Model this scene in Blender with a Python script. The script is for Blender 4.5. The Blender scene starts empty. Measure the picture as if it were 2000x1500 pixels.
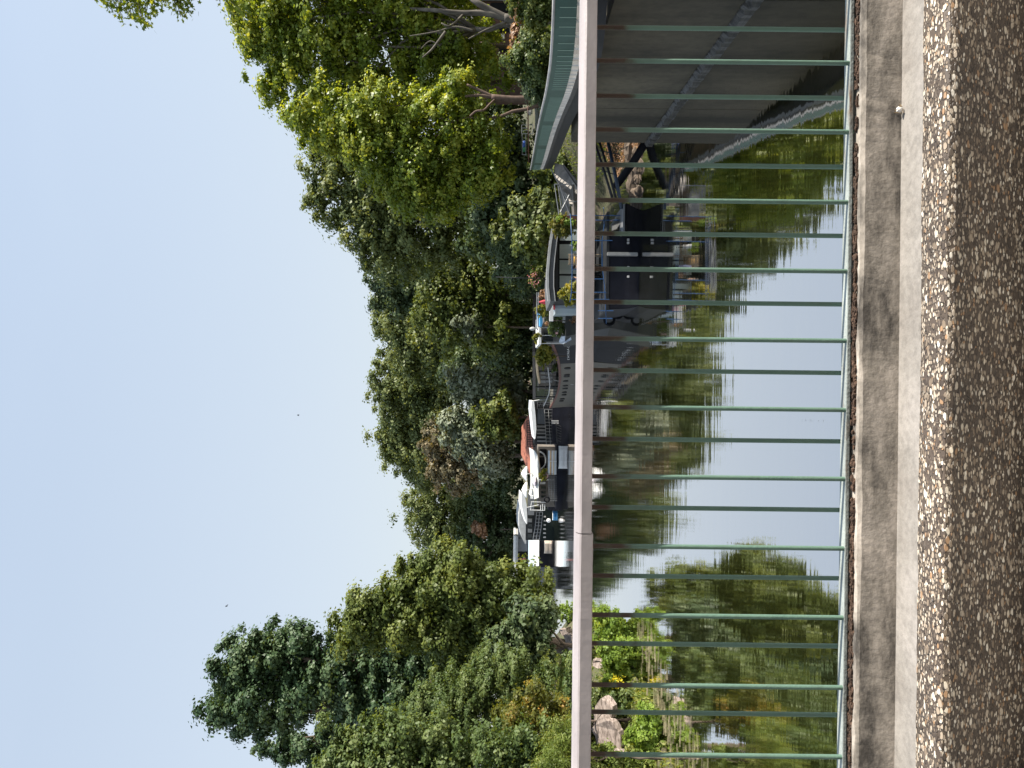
import bpy, bmesh, math, random
import numpy as np
from mathutils import Vector, Matrix
R = math.radians
F = 1500.0; EYE = 5.0; TH = 0.011; VH = 1004.0
sc = bpy.context.scene
COL = sc.collection
# ---------------------------------------------------------------- camera
cd = bpy.data.cameras.new('camera'); cam = bpy.data.objects.new('camera', cd); COL.objects.link(cam)
cd.sensor_width = 36; cd.lens = 27.0; cd.clip_start = 0.05; cd.clip_end = 3000
# the phone was held level but turned on its side: world up points to the picture's left
look = Vector((0, 1, 0.0027)).normalized()
lx = Vector((TH, 0, -1)); lx = (lx - look*lx.dot(look)).normalized()
lz = -look; ly = lz.cross(lx)
cam.matrix_world = Matrix(((lx.x, ly.x, lz.x, 0), (lx.y, ly.y, lz.y, 0), (lx.z, ly.z, lz.z, EYE), (0, 0, 0, 1)))
sc.camera = cam
# ---------------------------------------------------------------- light
SUN_EL, SUN_ROT = R(42), R(97.0)
w = bpy.data.worlds.new('World'); sc.world = w; w.use_nodes = True
nt = w.node_tree; bg = nt.nodes['Background']
sky = nt.nodes.new('ShaderNodeTexSky'); sky.sky_type = 'NISHITA'; sky.sun_disc = False
sky.sun_elevation = SUN_EL; sky.sun_rotation = SUN_ROT
sky.air_density = 1.0; sky.dust_density = 1.0; sky.ozone_density = 1.0; sky.altitude = 0
# thin high summer haze: the clear sky is veiled by an even pale layer
hz = nt.nodes.new('ShaderNodeMix'); hz.data_type = 'RGBA'; 
tcw = nt.nodes.new('ShaderNodeTexCoord'); sxz = nt.nodes.new('ShaderNodeSeparateXYZ'); nt.links.new(tcw.outputs['Generated'], sxz.inputs[0])
vf = nt.nodes.new('ShaderNodeMapRange'); vf.inputs[1].default_value = 0.0; vf.inputs[2].default_value = 0.55; vf.inputs[3].default_value = 0.85; vf.inputs[4].default_value = 0.62
wn = nt.nodes.new('ShaderNodeTexNoise'); wn.inputs['Scale'].default_value = 2.2; wn.inputs['Detail'].default_value = 6
wmp = nt.nodes.new('ShaderNodeMapping'); wmp.inputs['Scale'].default_value = (1, 1, 3.5); nt.links.new(tcw.outputs['Generated'], wmp.inputs[0]); nt.links.new(wmp.outputs[0], wn.inputs['Vector'])
wr = nt.nodes.new('ShaderNodeMapRange'); wr.inputs[1].default_value = .5; wr.inputs[2].default_value = .8; wr.inputs[3].default_value = 1.0; wr.inputs[4].default_value = .86; nt.links.new(wn.outputs['Fac'], wr.inputs[0])
wm = nt.nodes.new('ShaderNodeMath'); wm.operation = 'MULTIPLY'; nt.links.new(sxz.outputs[2], wm.inputs[0]); nt.links.new(wr.outputs[0], wm.inputs[1]); nt.links.new(wm.outputs[0], vf.inputs[0]); nt.links.new(vf.outputs[0], hz.inputs[0])
vc = nt.nodes.new('ShaderNodeMix'); vc.data_type = 'RGBA'; nt.links.new(sxz.outputs[2], vc.inputs[0]); vc.inputs[6].default_value = (4.05, 4.25, 4.25, 1); vc.inputs[7].default_value = (4.1, 5.1, 6.5, 1)
nt.links.new(vc.outputs[2], hz.inputs[7])
nt.links.new(sky.outputs[0], hz.inputs[6]); nt.links.new(hz.outputs[2], bg.inputs[0]); bg.inputs[1].default_value = 0.094
sd = bpy.data.lights.new('sun', 'SUN'); so = bpy.data.objects.new('sun', sd); COL.objects.link(so)
sd.energy = 5.0; sd.angle = R(0.53); sd.color = (1.0, 0.93, 0.82)
sdir = Vector((math.sin(SUN_ROT)*math.cos(SUN_EL), math.cos(SUN_ROT)*math.cos(SUN_EL), math.sin(SUN_EL)))
so.rotation_euler = sdir.to_track_quat('Z', 'Y').to_euler(); so.location = (30, -5, 30)
sc.view_settings.view_transform = 'Standard'; sc.view_settings.look = 'None'
sc.view_settings.exposure = 1.0; sc.view_settings.gamma = 1.0
sc.view_settings.use_curve_mapping = False
# ---------------------------------------------------------------- helpers
def P(u, v, D):
    "u = picture row (right to left), v = picture column (top to bottom), D = metres ahead"
    du = 750-u; dv = v-VH
    return Vector(((du+TH*dv)/F*D, D, EYE-(dv-TH*du)/F*D))
ORG = {}
def tag(o, label=None, cat=None, group=None, kind=None):
    if label: o['label'] = label
    if cat: o['category'] = cat
    if group: o['group'] = group
    if kind: o['kind'] = kind
    return o
def thing(name, label, cat, loc, group=None):
    o = bpy.data.objects.new(name, None); COL.objects.link(o); o.location = loc
    o.empty_display_size = 0.2; ORG[o.name] = Vector(loc)
    return tag(o, label, cat, group)
def link_mesh(name, me, parent=None, origin=None):
    o = bpy.data.objects.new(name, me); COL.objects.link(o)
    if parent is not None:
        o.parent = parent; ORG[o.name] = ORG[parent.name]
    else:
        o.location = origin or (0, 0, 0); ORG[o.name] = Vector(o.location)
    return o
class G:
    def __init__(s): s.v = []; s.f = []; s.m = []; s.cm = 0
    def add(s, vs, fs):
        b = len(s.v); s.v += [tuple(x) for x in vs]; s.f += [tuple(i+b for i in f) for f in fs]; s.m += [s.cm]*len(fs); return s
    def box(s, a, b):
        x0, y0, z0 = a; x1, y1, z1 = b
        x0, x1 = min(x0, x1), max(x0, x1); y0, y1 = min(y0, y1), max(y0, y1); z0, z1 = min(z0, z1), max(z0, z1)
        return s.add([(x0,y0,z0),(x1,y0,z0),(x1,y1,z0),(x0,y1,z0),(x0,y0,z1),(x1,y0,z1),(x1,y1,z1),(x0,y1,z1)],
                     [(0,3,2,1),(4,5,6,7),(0,1,5,4),(1,2,6,5),(2,3,7,6),(3,0,4,7)])
    def pbox(s, u0, u1, v0, v1, D, th):
        "upright box whose near face covers u0..u1, v0..v1 at distance D"
        a = P(u0, v0, D); b = P(u1, v1, D)
        return s.box((a.x, D, a.z), (b.x, D+th, b.z))
    def tube(s, p, q, r0, r1=None, n=8, caps=True):
        p = Vector(p); q = Vector(q); r1 = r0 if r1 is None else r1
        d = (q-p).normalized(); a = d.orthogonal().normalized(); b = d.cross(a)
        vs = []
        for c, r in ((p, r0), (q, r1)):
            for i in range(n):
                t = 2*math.pi*i/n; vs.append(c+a*math.cos(t)*r+b*math.sin(t)*r)
        fs = [(i, (i+1) % n, n+(i+1) % n, n+i) for i in range(n)]
        if caps: fs += [tuple(range(n))[::-1], tuple(range(n, 2*n))]
        return s.add(vs, fs)
    def path(s, pts, rs, n=8):
        pts = [Vector(p) for p in pts]; N = len(pts)
        if not hasattr(rs, '__len__'): rs = [rs]*N
        vs = []; a = None
        for k, p in enumerate(pts):
            d = (pts[min(k+1, N-1)]-pts[max(k-1, 0)]).normalized()
            a = d.orthogonal().normalized() if a is None else (a-d*a.dot(d)).normalized()
            b = d.cross(a)
            for i in range(n):
                t = 2*math.pi*i/n; vs.append(p+(a*math.cos(t)+b*math.sin(t))*rs[k])
        fs = [(k*n+i, k*n+(i+1) % n, (k+1)*n+(i+1) % n, (k+1)*n+i) for k in range(N-1) for i in range(n)]
        fs += [tuple(range(n))[::-1], tuple(range((N-1)*n, N*n))]
        return s.add(vs, fs)
    def ext(s, poly, vec):
        "polygon (world points) extruded along vec"
        poly = [Vector(p) for p in poly]; n = len(poly); vec = Vector(vec)
        return s.add(poly+[p+vec for p in poly], [tuple(range(n)), tuple(range(2*n-1, n-1, -1))]+[(i, n+i, n+(i+1) % n, (i+1) % n) for i in range(n)])
    def ell(s, c, r, n=10, m=6, jit=0.0, rnd=random):
        vs = []; c = Vector(c)
        for j in range(m+1):
            ph = math.pi*j/m
            for i in range(n):
                t = 2*math.pi*i/n; k = 1+rnd.uniform(-jit, jit)
                vs.append((c.x+r[0]*k*math.sin(ph)*math.cos(t), c.y+r[1]*k*math.sin(ph)*math.sin(t), c.z+r[2]*k*math.cos(ph)))
        return s.add(vs, [(j*n+i, (j+1)*n+i, (j+1)*n+(i+1) % n, j*n+(i+1) % n) for j in range(m) for i in range(n)])
    def loft(s, rings, closed=True):
        n = len(rings[0]); vs = [p for r in rings for p in r]
        fs = [(k*n+i, k*n+(i+1) % n, (k+1)*n+(i+1) % n, (k+1)*n+i) for k in range(len(rings)-1) for i in range(n if closed else n-1)]
        if closed: fs += [tuple(range(n))[::-1], tuple(range((len(rings)-1)*n, len(rings)*n))]
        return s.add(vs, fs)
    def build(s, name, mats, parent=None, smooth=False, bevel=0.0, origin=None):
        if not isinstance(mats, (list, tuple)): mats = [mats]
        if parent is None and origin is None:
            a = np.array(s.v); origin = Vector(((a[:,0].min()+a[:,0].max())/2, (a[:,1].min()+a[:,1].max())/2, a[:,2].min()))
        off = ORG[parent.name] if parent is not None else Vector(origin)
        me = bpy.data.meshes.new(name)
        me.from_pydata([(x-off.x, y-off.y, z-off.z) for x, y, z in s.v], [], s.f)
        for m in mats: me.materials.append(m)
        me.polygons.foreach_set('material_index', s.m)
        bm = bmesh.new(); bm.from_mesh(me); bmesh.ops.recalc_face_normals(bm, faces=bm.faces)
        if bevel: bmesh.ops.bevel(bm, geom=[e for e in bm.edges if len(e.link_faces) == 2 and e.calc_face_angle(0) > 0.5], offset=bevel, segments=2, affect='EDGES', clamp_overlap=True)
        bm.to_mesh(me); bm.free()
        if smooth: me.polygons.foreach_set('use_smooth', [True]*len(me.polygons))
        me.update()
        return link_mesh(name, me, parent, origin)
# ---------------------------------------------------------------- materials
def newmat(name):
    m = bpy.data.materials.new(name); m.use_nodes = True
    return m, m.node_tree, m.node_tree.nodes['Principled BSDF']
def nd(nt, t, **k):
    n = nt.nodes.new(t)
    for a, b in k.items(): setattr(n, a, b)
    return n
def ramp(nt, fac, stops):
    r = nt.nodes.new('ShaderNodeValToRGB'); e = r.color_ramp.elements
    while len(e) > 1: e.remove(e[-1])
    e[0].position = stops[0][0]; e[0].color = (*stops[0][1], 1)
    for p, c in stops[1:]:
        x = e.new(p); x.color = (*c, 1)
    nt.links.new(fac, r.inputs[0]); return r.outputs[0]
def noise(nt, scale, detail=4, coord='Object', stretch=None, rough=0.55):
    tc = nt.nodes.new('ShaderNodeTexCoord'); n = nt.nodes.new('ShaderNodeTexNoise')
    n.inputs['Scale'].default_value = scale; n.inputs['Detail'].default_value = detail; n.inputs['Roughness'].default_value = rough
    out = tc.outputs[coord]
    if stretch:
        mp = nt.nodes.new('ShaderNodeMapping'); mp.inputs['Scale'].default_value = stretch
        nt.links.new(out, mp.inputs[0]); out = mp.outputs[0]
    nt.links.new(out, n.inputs['Vector']); return n.outputs['Fac']
def bump(nt, h, b, strength=0.3, dist=0.02, prev=None):
    n = nt.nodes.new('ShaderNodeBump'); n.inputs['Strength'].default_value = strength; n.inputs['Distance'].default_value = dist
    nt.links.new(h, n.inputs['Height'])
    if prev: nt.links.new(prev, n.inputs['Normal'])
    nt.links.new(n.outputs[0], b.inputs['Normal']); return n.outputs[0]
def M(name, c, rough=0.6, var=0.25, scale=4, bmp=0.15, metal=0.0, dirt=None, stretch=None, spec=0.5):
    m, nt, b = newmat(name); b.inputs['Specular IOR Level'].default_value = spec
    lo = tuple(x*(1-var) for x in c); hi = tuple(min(1, x*(1+var)) for x in c)
    f = noise(nt, scale, 6, stretch=stretch)
    stops = [(0.3, lo), (0.7, hi)]
    if dirt: stops = [(0.28, dirt), (0.42, lo), (0.7, hi)]
    nt.links.new(ramp(nt, f, stops), b.inputs['Base Color'])
    b.inputs['Roughness'].default_value = rough; b.inputs['Metallic'].default_value = metal
    if bmp: bump(nt, noise(nt, scale*6, 4), b, bmp, 0.01)
    return m
def leafmat(name, stops, trans=0.35, rough=0.5):
    m = bpy.data.materials.new(name); m.use_nodes = True; nt = m.node_tree
    b = nt.nodes['Principled BSDF']; out = nt.nodes['Material Output']
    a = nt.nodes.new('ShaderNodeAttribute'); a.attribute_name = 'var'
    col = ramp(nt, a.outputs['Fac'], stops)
    nt.links.new(col, b.inputs['Base Color']); b.inputs['Roughness'].default_value = rough
    b.inputs['Specular IOR Level'].default_value = 0.3
    t = nt.nodes.new('ShaderNodeBsdfTranslucent'); mx = nt.nodes.new('ShaderNodeMixShader'); mx.inputs[0].default_value = trans
    hs = nt.nodes.new('ShaderNodeMix'); hs.data_type = 'RGBA'; hs.blend_type = 'MULTIPLY'; hs.inputs[0].default_value = 1
    nt.links.new(col, hs.inputs[6]); hs.inputs[7].default_value = (1.9, 1.6, 0.55, 1)
    nt.links.new(hs.outputs[2], t.inputs['Color'])
    nt.links.new(b.outputs[0], mx.inputs[1]); nt.links.new(t.outputs[0], mx.inputs[2]); nt.links.new(mx.outputs[0], out.inputs[0])
    return m
LM = {
 'plane':  leafmat('plane_leaf', [(0, (.085,.135,.018)), (.5, (.18,.245,.032)), (1, (.40,.43,.085))], .42, .42),
 'green':  leafmat('green_leaf', [(0, (.075,.105,.035)), (.5, (.135,.17,.058)), (1, (.22,.25,.095))], .3),
 'dark':   leafmat('dark_leaf', [(0, (.035,.06,.026)), (.5, (.07,.105,.042)), (1, (.14,.175,.075))], .22),
 'poplar': leafmat('poplar_leaf', [(0, (.026,.055,.024)), (.5, (.06,.105,.045)), (1, (.15,.205,.10))], .2),
 'olive':  leafmat('olive_leaf', [(0, (.05,.075,.018)), (.5, (.105,.14,.032)), (1, (.21,.235,.06))], .32),
 'light':  leafmat('light_leaf', [(0, (.05,.085,.024)), (.5, (.10,.145,.045)), (1, (.19,.23,.085))], .35),
 'lush':   leafmat('lush_leaf', [(0, (.09,.15,.022)), (.5, (.17,.26,.04)), (1, (.28,.36,.08))], .4),
 'silver': leafmat('silver_leaf', [(0, (.10,.125,.075)), (.5, (.17,.20,.13)), (1, (.30,.33,.24))], .2),
 'brown':  leafmat('brown_leaf', [(0, (.09,.085,.045)), (.5, (.17,.145,.08)), (1, (.28,.21,.12))], .2),
 'pink':   leafmat('dry_leaf', [(0, (.16,.09,.055)), (.5, (.30,.18,.11)), (1, (.45,.30,.20))], .25),
 'yellow': leafmat('yellow_leaf', [(0, (.09,.12,.02)), (.5, (.20,.21,.03)), (1, (.40,.34,.06))], .4),
 'autumn': leafmat('autumn_leaf', [(0, (.07,.09,.02)), (.6, (.14,.15,.03)), (.85, (.24,.19,.04)), (1, (.36,.20,.04))], .4),
 'flower': leafmat('flower_petal', [(0, (.5,.45,.02)), (1, (.85,.7,.03))], .3),
 'rose':   leafmat('rose_petal', [(0, (.6,.2,.3)), (1, (.8,.45,.5))], .3),
 'grass':  leafmat('grass_blade', [(0, (.07,.11,.02)), (.5, (.15,.20,.04)), (1, (.30,.30,.10))], .35),
}
bark_pale = M('plane_bark', (.12,.105,.09), .85, .55, 3, .5, stretch=(1,1,.4))
bark = M('bark', (.10,.075,.055), .9, .4, 4, .5, stretch=(1,1,.3))
# ---------------------------------------------------------------- foliage
def leaves_mesh(name, C, N, S, V, mat, parent, aspect=0.62, star=False, rs=None, origin=None):
    "C centres, N normals, S sizes, V colour value: one small folded face per leaf"
    n = len(C); rs = rs or np.random.RandomState(1)
    off = np.array(ORG[parent.name]) if parent is not None else np.array(origin)
    N = N/np.maximum(np.linalg.norm(N, axis=1, keepdims=True), 1e-6)
    r = rs.normal(size=(n, 3)); T = r-N*(r*N).sum(1, keepdims=True); T /= np.maximum(np.linalg.norm(T, axis=1, keepdims=True), 1e-6)
    B = np.cross(N, T)
    if star:
        k = 10; ang = np.linspace(0, 2*np.pi, k, endpoint=False)
        rad = np.array([1.0, .42, .85, .38, .62, .30, .62, .38, .85, .42])
    else:
        k = 4; ang = np.array([0, .5, 1, 1.5])*np.pi; rad = np.array([1, aspect, .8, aspect])
    vs = np.zeros((n, k, 3))
    for i in range(k):
        vs[:, i] = C+(T*math.cos(ang[i])+B*math.sin(ang[i]))*(rad[i]*S)[:, None]
        if i % 2 == 0 and not star: vs[:, i] += N*(0.25*S)[:, None]
    me = bpy.data.meshes.new(name)
    me.vertices.add(n*k); me.vertices.foreach_set('co', (vs-off).reshape(-1).astype(np.float32))
    me.loops.add(n*k); me.loops.foreach_set('vertex_index', np.arange(n*k, dtype=np.int32))
    me.polygons.add(n); me.polygons.foreach_set('loop_start', np.arange(0, n*k, k, dtype=np.int32))
    me.polygons.foreach_set('loop_total', np.full(n, k, dtype=np.int32))
    me.materials.append(mat); me.update(calc_edges=True)
    a = me.attributes.new('var', 'FLOAT', 'FACE'); a.data.foreach_set('value', np.clip(V, 0, 1).astype(np.float32))
    return link_mesh(name, me, parent, None if parent is not None else Vector(origin))
def lobes_px(lobes, D):
    out = []
    for l in lobes:
        u, v, ru = l[:3]; rv = l[3] if len(l) > 3 else ru; dd = l[4] if len(l) > 4 else 0
        d = D+dd; c = P(u, v, d); out.append((c, ru/F*d, min(ru, rv)*1.0/F*d, rv/F*d))
    return out
def foliage(lobes, n, leaf, rc, rs, shell=(0.62, 1.02), flat=0.7, sag=0.0, fill=0.16, minz=-9):
    "leaf positions in clumps over the surface of each lobe, plus loose leaves inside"
    area = np.array([(a*b+a*c+b*c) for _, a, b, c in lobes]); area = area/area.sum()
    Cs, Ns, Vs = [], [], []
    for (c, a, b, h), w in zip(lobes, area):
        nl = int(n*w*(1-fill)); rcl = min(rc*.72, 0.5*min(a, h)); nc = max(4, int(1.15*(a*b+a*h+b*h)/(rcl*rcl)))
        d = rs.normal(size=(nc, 3)); d /= np.linalg.norm(d, axis=1, keepdims=True)
        rad = rs.uniform(shell[0], shell[1], nc)**0.6
        cc = d*rad[:, None]*np.array([a, b, h])+np.array(c)+rs.normal(size=(nc, 3))*rcl*.55
        cr = rcl*rs.uniform(.45, 1.6, nc); cv = rs.uniform(0, 1, nc)
        idx = rs.randint(0, nc, nl)
        e = rs.normal(size=(nl, 3)); e /= np.linalg.norm(e, axis=1, keepdims=True)
        rr = np.minimum(np.abs(rs.normal(size=nl))*.5+.12, 1.2)
        p = cc[idx]+e*(rr*cr[idx])[:, None]*np.array([1.15, 1.15, flat])
        if sag: p[:, 2] -= rs.uniform(0, 1, nl)**2*sag
        nn = e*.9+d[idx]*.5+np.array([0, 0, .45])+rs.normal(size=(nl, 3))*.45
        Cs.append(p); Ns.append(nn); Vs.append(.55*cv[idx]+.45*rs.uniform(0, 1, nl))
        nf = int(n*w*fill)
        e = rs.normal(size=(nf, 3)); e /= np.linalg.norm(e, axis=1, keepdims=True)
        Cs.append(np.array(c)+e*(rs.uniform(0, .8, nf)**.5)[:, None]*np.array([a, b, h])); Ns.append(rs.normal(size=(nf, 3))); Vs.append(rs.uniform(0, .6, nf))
    C = np.concatenate(Cs); N = np.concatenate(Ns); V = np.concatenate(Vs)
    k = C[:, 2] > minz
    C, N, V = C[k], N[k], V[k]
    return C, N, leaf*rs.uniform(.6, 1.3, len(C)), V
def limb(g, p, q, r0, r1, rnd, seg=5, wob=0.06):
    p = Vector(p); q = Vector(q); L = (q-p).length; pts = []; rr = []
    for i in range(seg+1):
        t = i/seg; x = p.lerp(q, t)
        if 0 < i < seg: x += Vector((rnd.uniform(-1, 1), rnd.uniform(-1, 1), rnd.uniform(-.4, .4)))*L*wob
        x.z += math.sin(t*math.pi)*L*.03
        pts.append(x); rr.append(r0+(r1-r0)*t)
    g.path(pts, rr, 9); return pts
def tree(name, label, lobes, D, base, n, leaf, rc, mat, seed, tr=0.3, bk=None, cat='tree', group=None, limbs=True, flat=0.7, sag=0.0, fill=.16, fork=.45, minz=-9, aspect=.62):
    rs = np.random.RandomState(seed); rnd = random.Random(seed)
    L = lobes_px(lobes, D); base = Vector(base)
    t = thing(name, label, cat, base, group)
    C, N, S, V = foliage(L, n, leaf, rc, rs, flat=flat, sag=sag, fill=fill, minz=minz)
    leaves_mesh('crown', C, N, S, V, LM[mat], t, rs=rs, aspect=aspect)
    if tr:
        g = G(); cz = sum(l[0].z for l in L)/len(L); cx = sum(l[0].x for l in L)/len(L); cy = sum(l[0].y for l in L)/len(L)
        top = Vector((base.x*.6+cx*.4, base.y*.6+cy*.4, base.z+(cz-base.z)*fork*1.3))
        limb(g, base-Vector((0, 0, .4)), top, tr, tr*.72, rnd, 6, .02)
        g.path([base-Vector((0, 0, .4)), base+Vector((0, 0, .5))], [tr*1.35, tr*1.0], 9)
        if limbs:
            for c, a, b, h in L[:9]:
                pts = limb(g, top-Vector((0, 0, rnd.uniform(0, .3))), c+Vector((0, 0, h*.3)), tr*.5, tr*.1, rnd, 6, .07)
                for k in (3, 4, 5):
                    q = pts[k]+Vector((rnd.uniform(-a, a)*.8, rnd.uniform(-b, b)*.8, rnd.uniform(0, h)*.7))
                    limb(g, pts[k], q, tr*.16, tr*.04, rnd, 3, .06)
        g.build('trunk', bk or bark, t, smooth=True)
    return t
# ================================================================ SETTING
WATER = [(8.3,-40),(8.05,10),(8.3,16.5),(8.6,20),(9.25,29),(9.6,31),(10.3,34),(9.6,42),(7.5,52),(4.5,66),(0,78),(-7,90),(-19,107),(-38,124),(-70,137),(-170,150),
         (-170,104),(-80,92),(-40,84),(-24,68),(-15.5,56),(-12.6,42),(-11.4,34),(-11.6,26),(-11.8,18),(-12,8),(-12,-40)]
def sdist(X, Y):
    "signed distance to the shoreline, positive on land"
    d = np.full(X.shape, 1e9); inside = np.zeros(X.shape, bool); n = len(WATER)
    for i in range(n):
        x0, y0 = WATER[i]; x1, y1 = WATER[(i+1) % n]
        dx, dy = x1-x0, y1-y0; t = np.clip(((X-x0)*dx+(Y-y0)*dy)/(dx*dx+dy*dy), 0, 1)
        d = np.minimum(d, np.hypot(X-x0-t*dx, Y-y0-t*dy))
        if y0 != y1:
            c = ((y0 > Y) != (y1 > Y)) & (X < (x1-x0)*(Y-y0)/(y1-y0)+x0); inside ^= c
    return np.where(inside, -d, d)
def terrain_z(X, Y):
    X = np.asarray(X, float); Y = np.asarray(Y, float); s = sdist(X, Y)
    wallzone = (X > 0) & (Y < 30.5)
    left = X < -3
    left = left & (Y < 75)
    top = np.where(wallzone, 2.9, np.where(left, 2.0, 2.3)); slope = np.where(wallzone, 1.0, np.where(left, 3.2, 4.5))
    s2 = np.where(wallzone, s-.5, s)
    k = np.clip(s2/slope, 0, 1); k = k*k*(3-2*k)
    z = np.where(s2 > 0, .03+k*top, np.clip(-.15+s2*.6, -1.6, 0))
    wob = .12*np.sin(X*1.7+Y*.9)+.10*np.sin(X*.8-Y*1.3+2)+.05*np.sin(X*4.1+Y*3.3)
    z = z+np.where(s2 > .3, wob*np.clip(s2, 0, 1), 0)
    z = z+np.where(s > 25, np.minimum((s-25)*.035, 6), 0)
    return z
def gz(x, y): return float(terrain_z(np.array([x]), np.array([y]))[0])
m_ground, nt, b = newmat('ground_soil')
f = noise(nt, .9, 8); c1 = ramp(nt, f, [(.3, (.05,.045,.025)), (.5, (.07,.075,.03)), (.62, (.10,.085,.05)), (.8, (.16,.13,.09))])
nt.links.new(c1, b.inputs['Base Color']); b.inputs['Roughness'].default_value = .95; bump(nt, noise(nt, 6, 8), b, .8, .08)
def grid_axis(segs):
    out = []
    for a, z, st in segs: out += list(np.arange(a, z, st))
    return np.array(out+[segs[-1][1]])
xs = grid_axis([(-500,-120,40),(-120,-40,5),(-40,-20,1.5),(-20,14,.45),(14,40,1.5),(40,120,8),(120,500,40)])
ys = grid_axis([(-60,4,4),(4,50,.55),(50,130,2),(130,220,6),(220,900,60)])
XX, YY = np.meshgrid(xs, ys); ZZ = terrain_z(XX, YY)
nx, ny = len(xs), len(ys)
me = bpy.data.meshes.new('ground'); vs = np.stack([XX, YY, ZZ], -1).reshape(-1, 3)
fs = [(j*nx+i, j*nx+i+1, (j+1)*nx+i+1, (j+1)*nx+i) for j in range(ny-1) for i in range(nx-1)]
me.from_pydata(vs.tolist(), [], fs); me.materials.append(m_ground); me.polygons.foreach_set('use_smooth', [True]*len(fs)); me.update()
tag(link_mesh('ground', me), kind='structure')
# water
m = bpy.data.materials.new('water'); m.use_nodes = True; nt = m.node_tree
for n in list(nt.nodes): nt.nodes.remove(n)
out = nt.nodes.new('ShaderNodeOutputMaterial'); gl = nt.nodes.new('ShaderNodeBsdfGlossy'); df = nt.nodes.new('ShaderNodeBsdfDiffuse'); mx = nt.nodes.new('ShaderNodeMixShader')
gl.inputs['Roughness'].default_value = 0.036; gl.inputs['Color'].default_value = (.97,.95,.95,1); df.inputs['Color'].default_value = (.021,.023,.006,1)
lw = nt.nodes.new('ShaderNodeFresnel'); lw.inputs['IOR'].default_value = 1.33
mr = nt.nodes.new('ShaderNodeMapRange'); mr.inputs[1].default_value = 0.02; mr.inputs[2].default_value = .5; mr.inputs[3].default_value = .72; mr.inputs[4].default_value = .95
h1 = noise(nt, .9, 3, stretch=(.30, 1.9, 1)); h2 = noise(nt, 3.2, 4, stretch=(.3, 1.4, 1)); h3 = noise(nt, .09, 2)
mu = nd(nt, 'ShaderNodeMath', operation='MULTIPLY'); nt.links.new(h2, mu.inputs[0])
pw = nd(nt, 'ShaderNodeMapRange'); pw.inputs[1].default_value = .42; pw.inputs[2].default_value = .62; pw.inputs[3].default_value = .02; pw.inputs[4].default_value = .17; nt.links.new(h3, pw.inputs[0])
nt.links.new(pw.outputs[0], mu.inputs[1])
ad = nd(nt, 'ShaderNodeMath', operation='ADD'); nt.links.new(mu.outputs[0], ad.inputs[0]); nt.links.new(h1, ad.inputs[1])
bp = nt.nodes.new('ShaderNodeBump'); bp.inputs['Strength'].default_value = 0.085; bp.inputs['Distance'].default_value = .06
nt.links.new(ad.outputs[0], bp.inputs['Height']); nt.links.new(bp.outputs[0], gl.inputs['Normal'])
nt.links.new(lw.outputs[0], mr.inputs[0]); nt.links.new(mr.outputs[0], mx.inputs[0]); nt.links.new(df.outputs[0], mx.inputs[1]); nt.links.new(gl.outputs[0], mx.inputs[2]); nt.links.new(mx.outputs[0], out.inputs[0])
m_water = m
g = G(); g.add([(-190,-45,0),(14,-45,0),(14,160,0),(-190,160,0)], [(0,1,2,3)])
tag(g.build('water', m_water, origin=(0,0,0)), kind='structure')
# ---------------------------------------------------------------- concrete
def concrete(name, lo, mid, hi, scale=2.0, bmp=.35, stretch=None, pits=True, rough=.85):
    m, nt, b = newmat(name)
    f = noise(nt, scale, 9, stretch=stretch, rough=.65)
    c = ramp(nt, f, [(.39, lo), (.50, mid), (.63, hi)])
    f2 = noise(nt, scale*14, 5); c2 = ramp(nt, f2, [(.3, (.75,.75,.75)), (.6, (1.1,1.1,1.1))])
    x = nt.nodes.new('ShaderNodeMix'); x.data_type = 'RGBA'; x.blend_type = 'MULTIPLY'; x.inputs[0].default_value = .8
    nt.links.new(c, x.inputs[6]); nt.links.new(c2, x.inputs[7]); nt.links.new(x.outputs[2], b.inputs['Base Color'])
    b.inputs['Roughness'].default_value = rough
    bump(nt, noise(nt, scale*20, 8), b, bmp, .006)
    return m
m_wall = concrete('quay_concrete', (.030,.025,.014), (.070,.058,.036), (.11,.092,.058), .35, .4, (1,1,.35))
m_ledge = concrete('kerb_concrete', (.085,.075,.065), (.30,.265,.225), (.50,.44,.38), 3.0, .35, (.8,1,2.2))
m_pave = concrete('pavement_concrete', (.23,.21,.19), (.27,.25,.228), (.315,.29,.268), 2.2, .5)
m_stone = concrete('grey_stone', (.14,.13,.12), (.22,.20,.18), (.33,.30,.27), 1.2, .6)
# exposed aggregate
m_agg, nt, b = newmat('exposed_aggregate')
tc = nt.nodes.new('ShaderNodeTexCoord'); mp = nt.nodes.new('ShaderNodeMapping'); mp.inputs['Scale'].default_value = (.55, 1, 1.15)
nt.links.new(tc.outputs['Object'], mp.inputs[0])
ns = nt.nodes.new('ShaderNodeTexNoise'); ns.inputs['Scale'].default_value = 60; nt.links.new(mp.outputs[0], ns.inputs['Vector'])
va = nd(nt, 'ShaderNodeVectorMath', operation='MULTIPLY_ADD'); nt.links.new(ns.outputs['Color'], va.inputs[0]); va.inputs[1].default_value = (.008,)*3; nt.links.new(mp.outputs[0], va.inputs[2])
def vor(scale, feat='F1'):
    v = nd(nt, 'ShaderNodeTexVoronoi', feature=feat); v.inputs['Scale'].default_value = scale; nt.links.new(va.outputs[0], v.inputs['Vector']); return v
stops_ = [(0, (.08,.06,.045)), (.20, (.25,.195,.14)), (.38, (.42,.345,.26)), (.54, (.14,.11,.085)), (.66, (.54,.46,.36)), (.79, (.40,.25,.14)), (.84, (.72,.64,.51)), (.93, (.88,.82,.70))]
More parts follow.
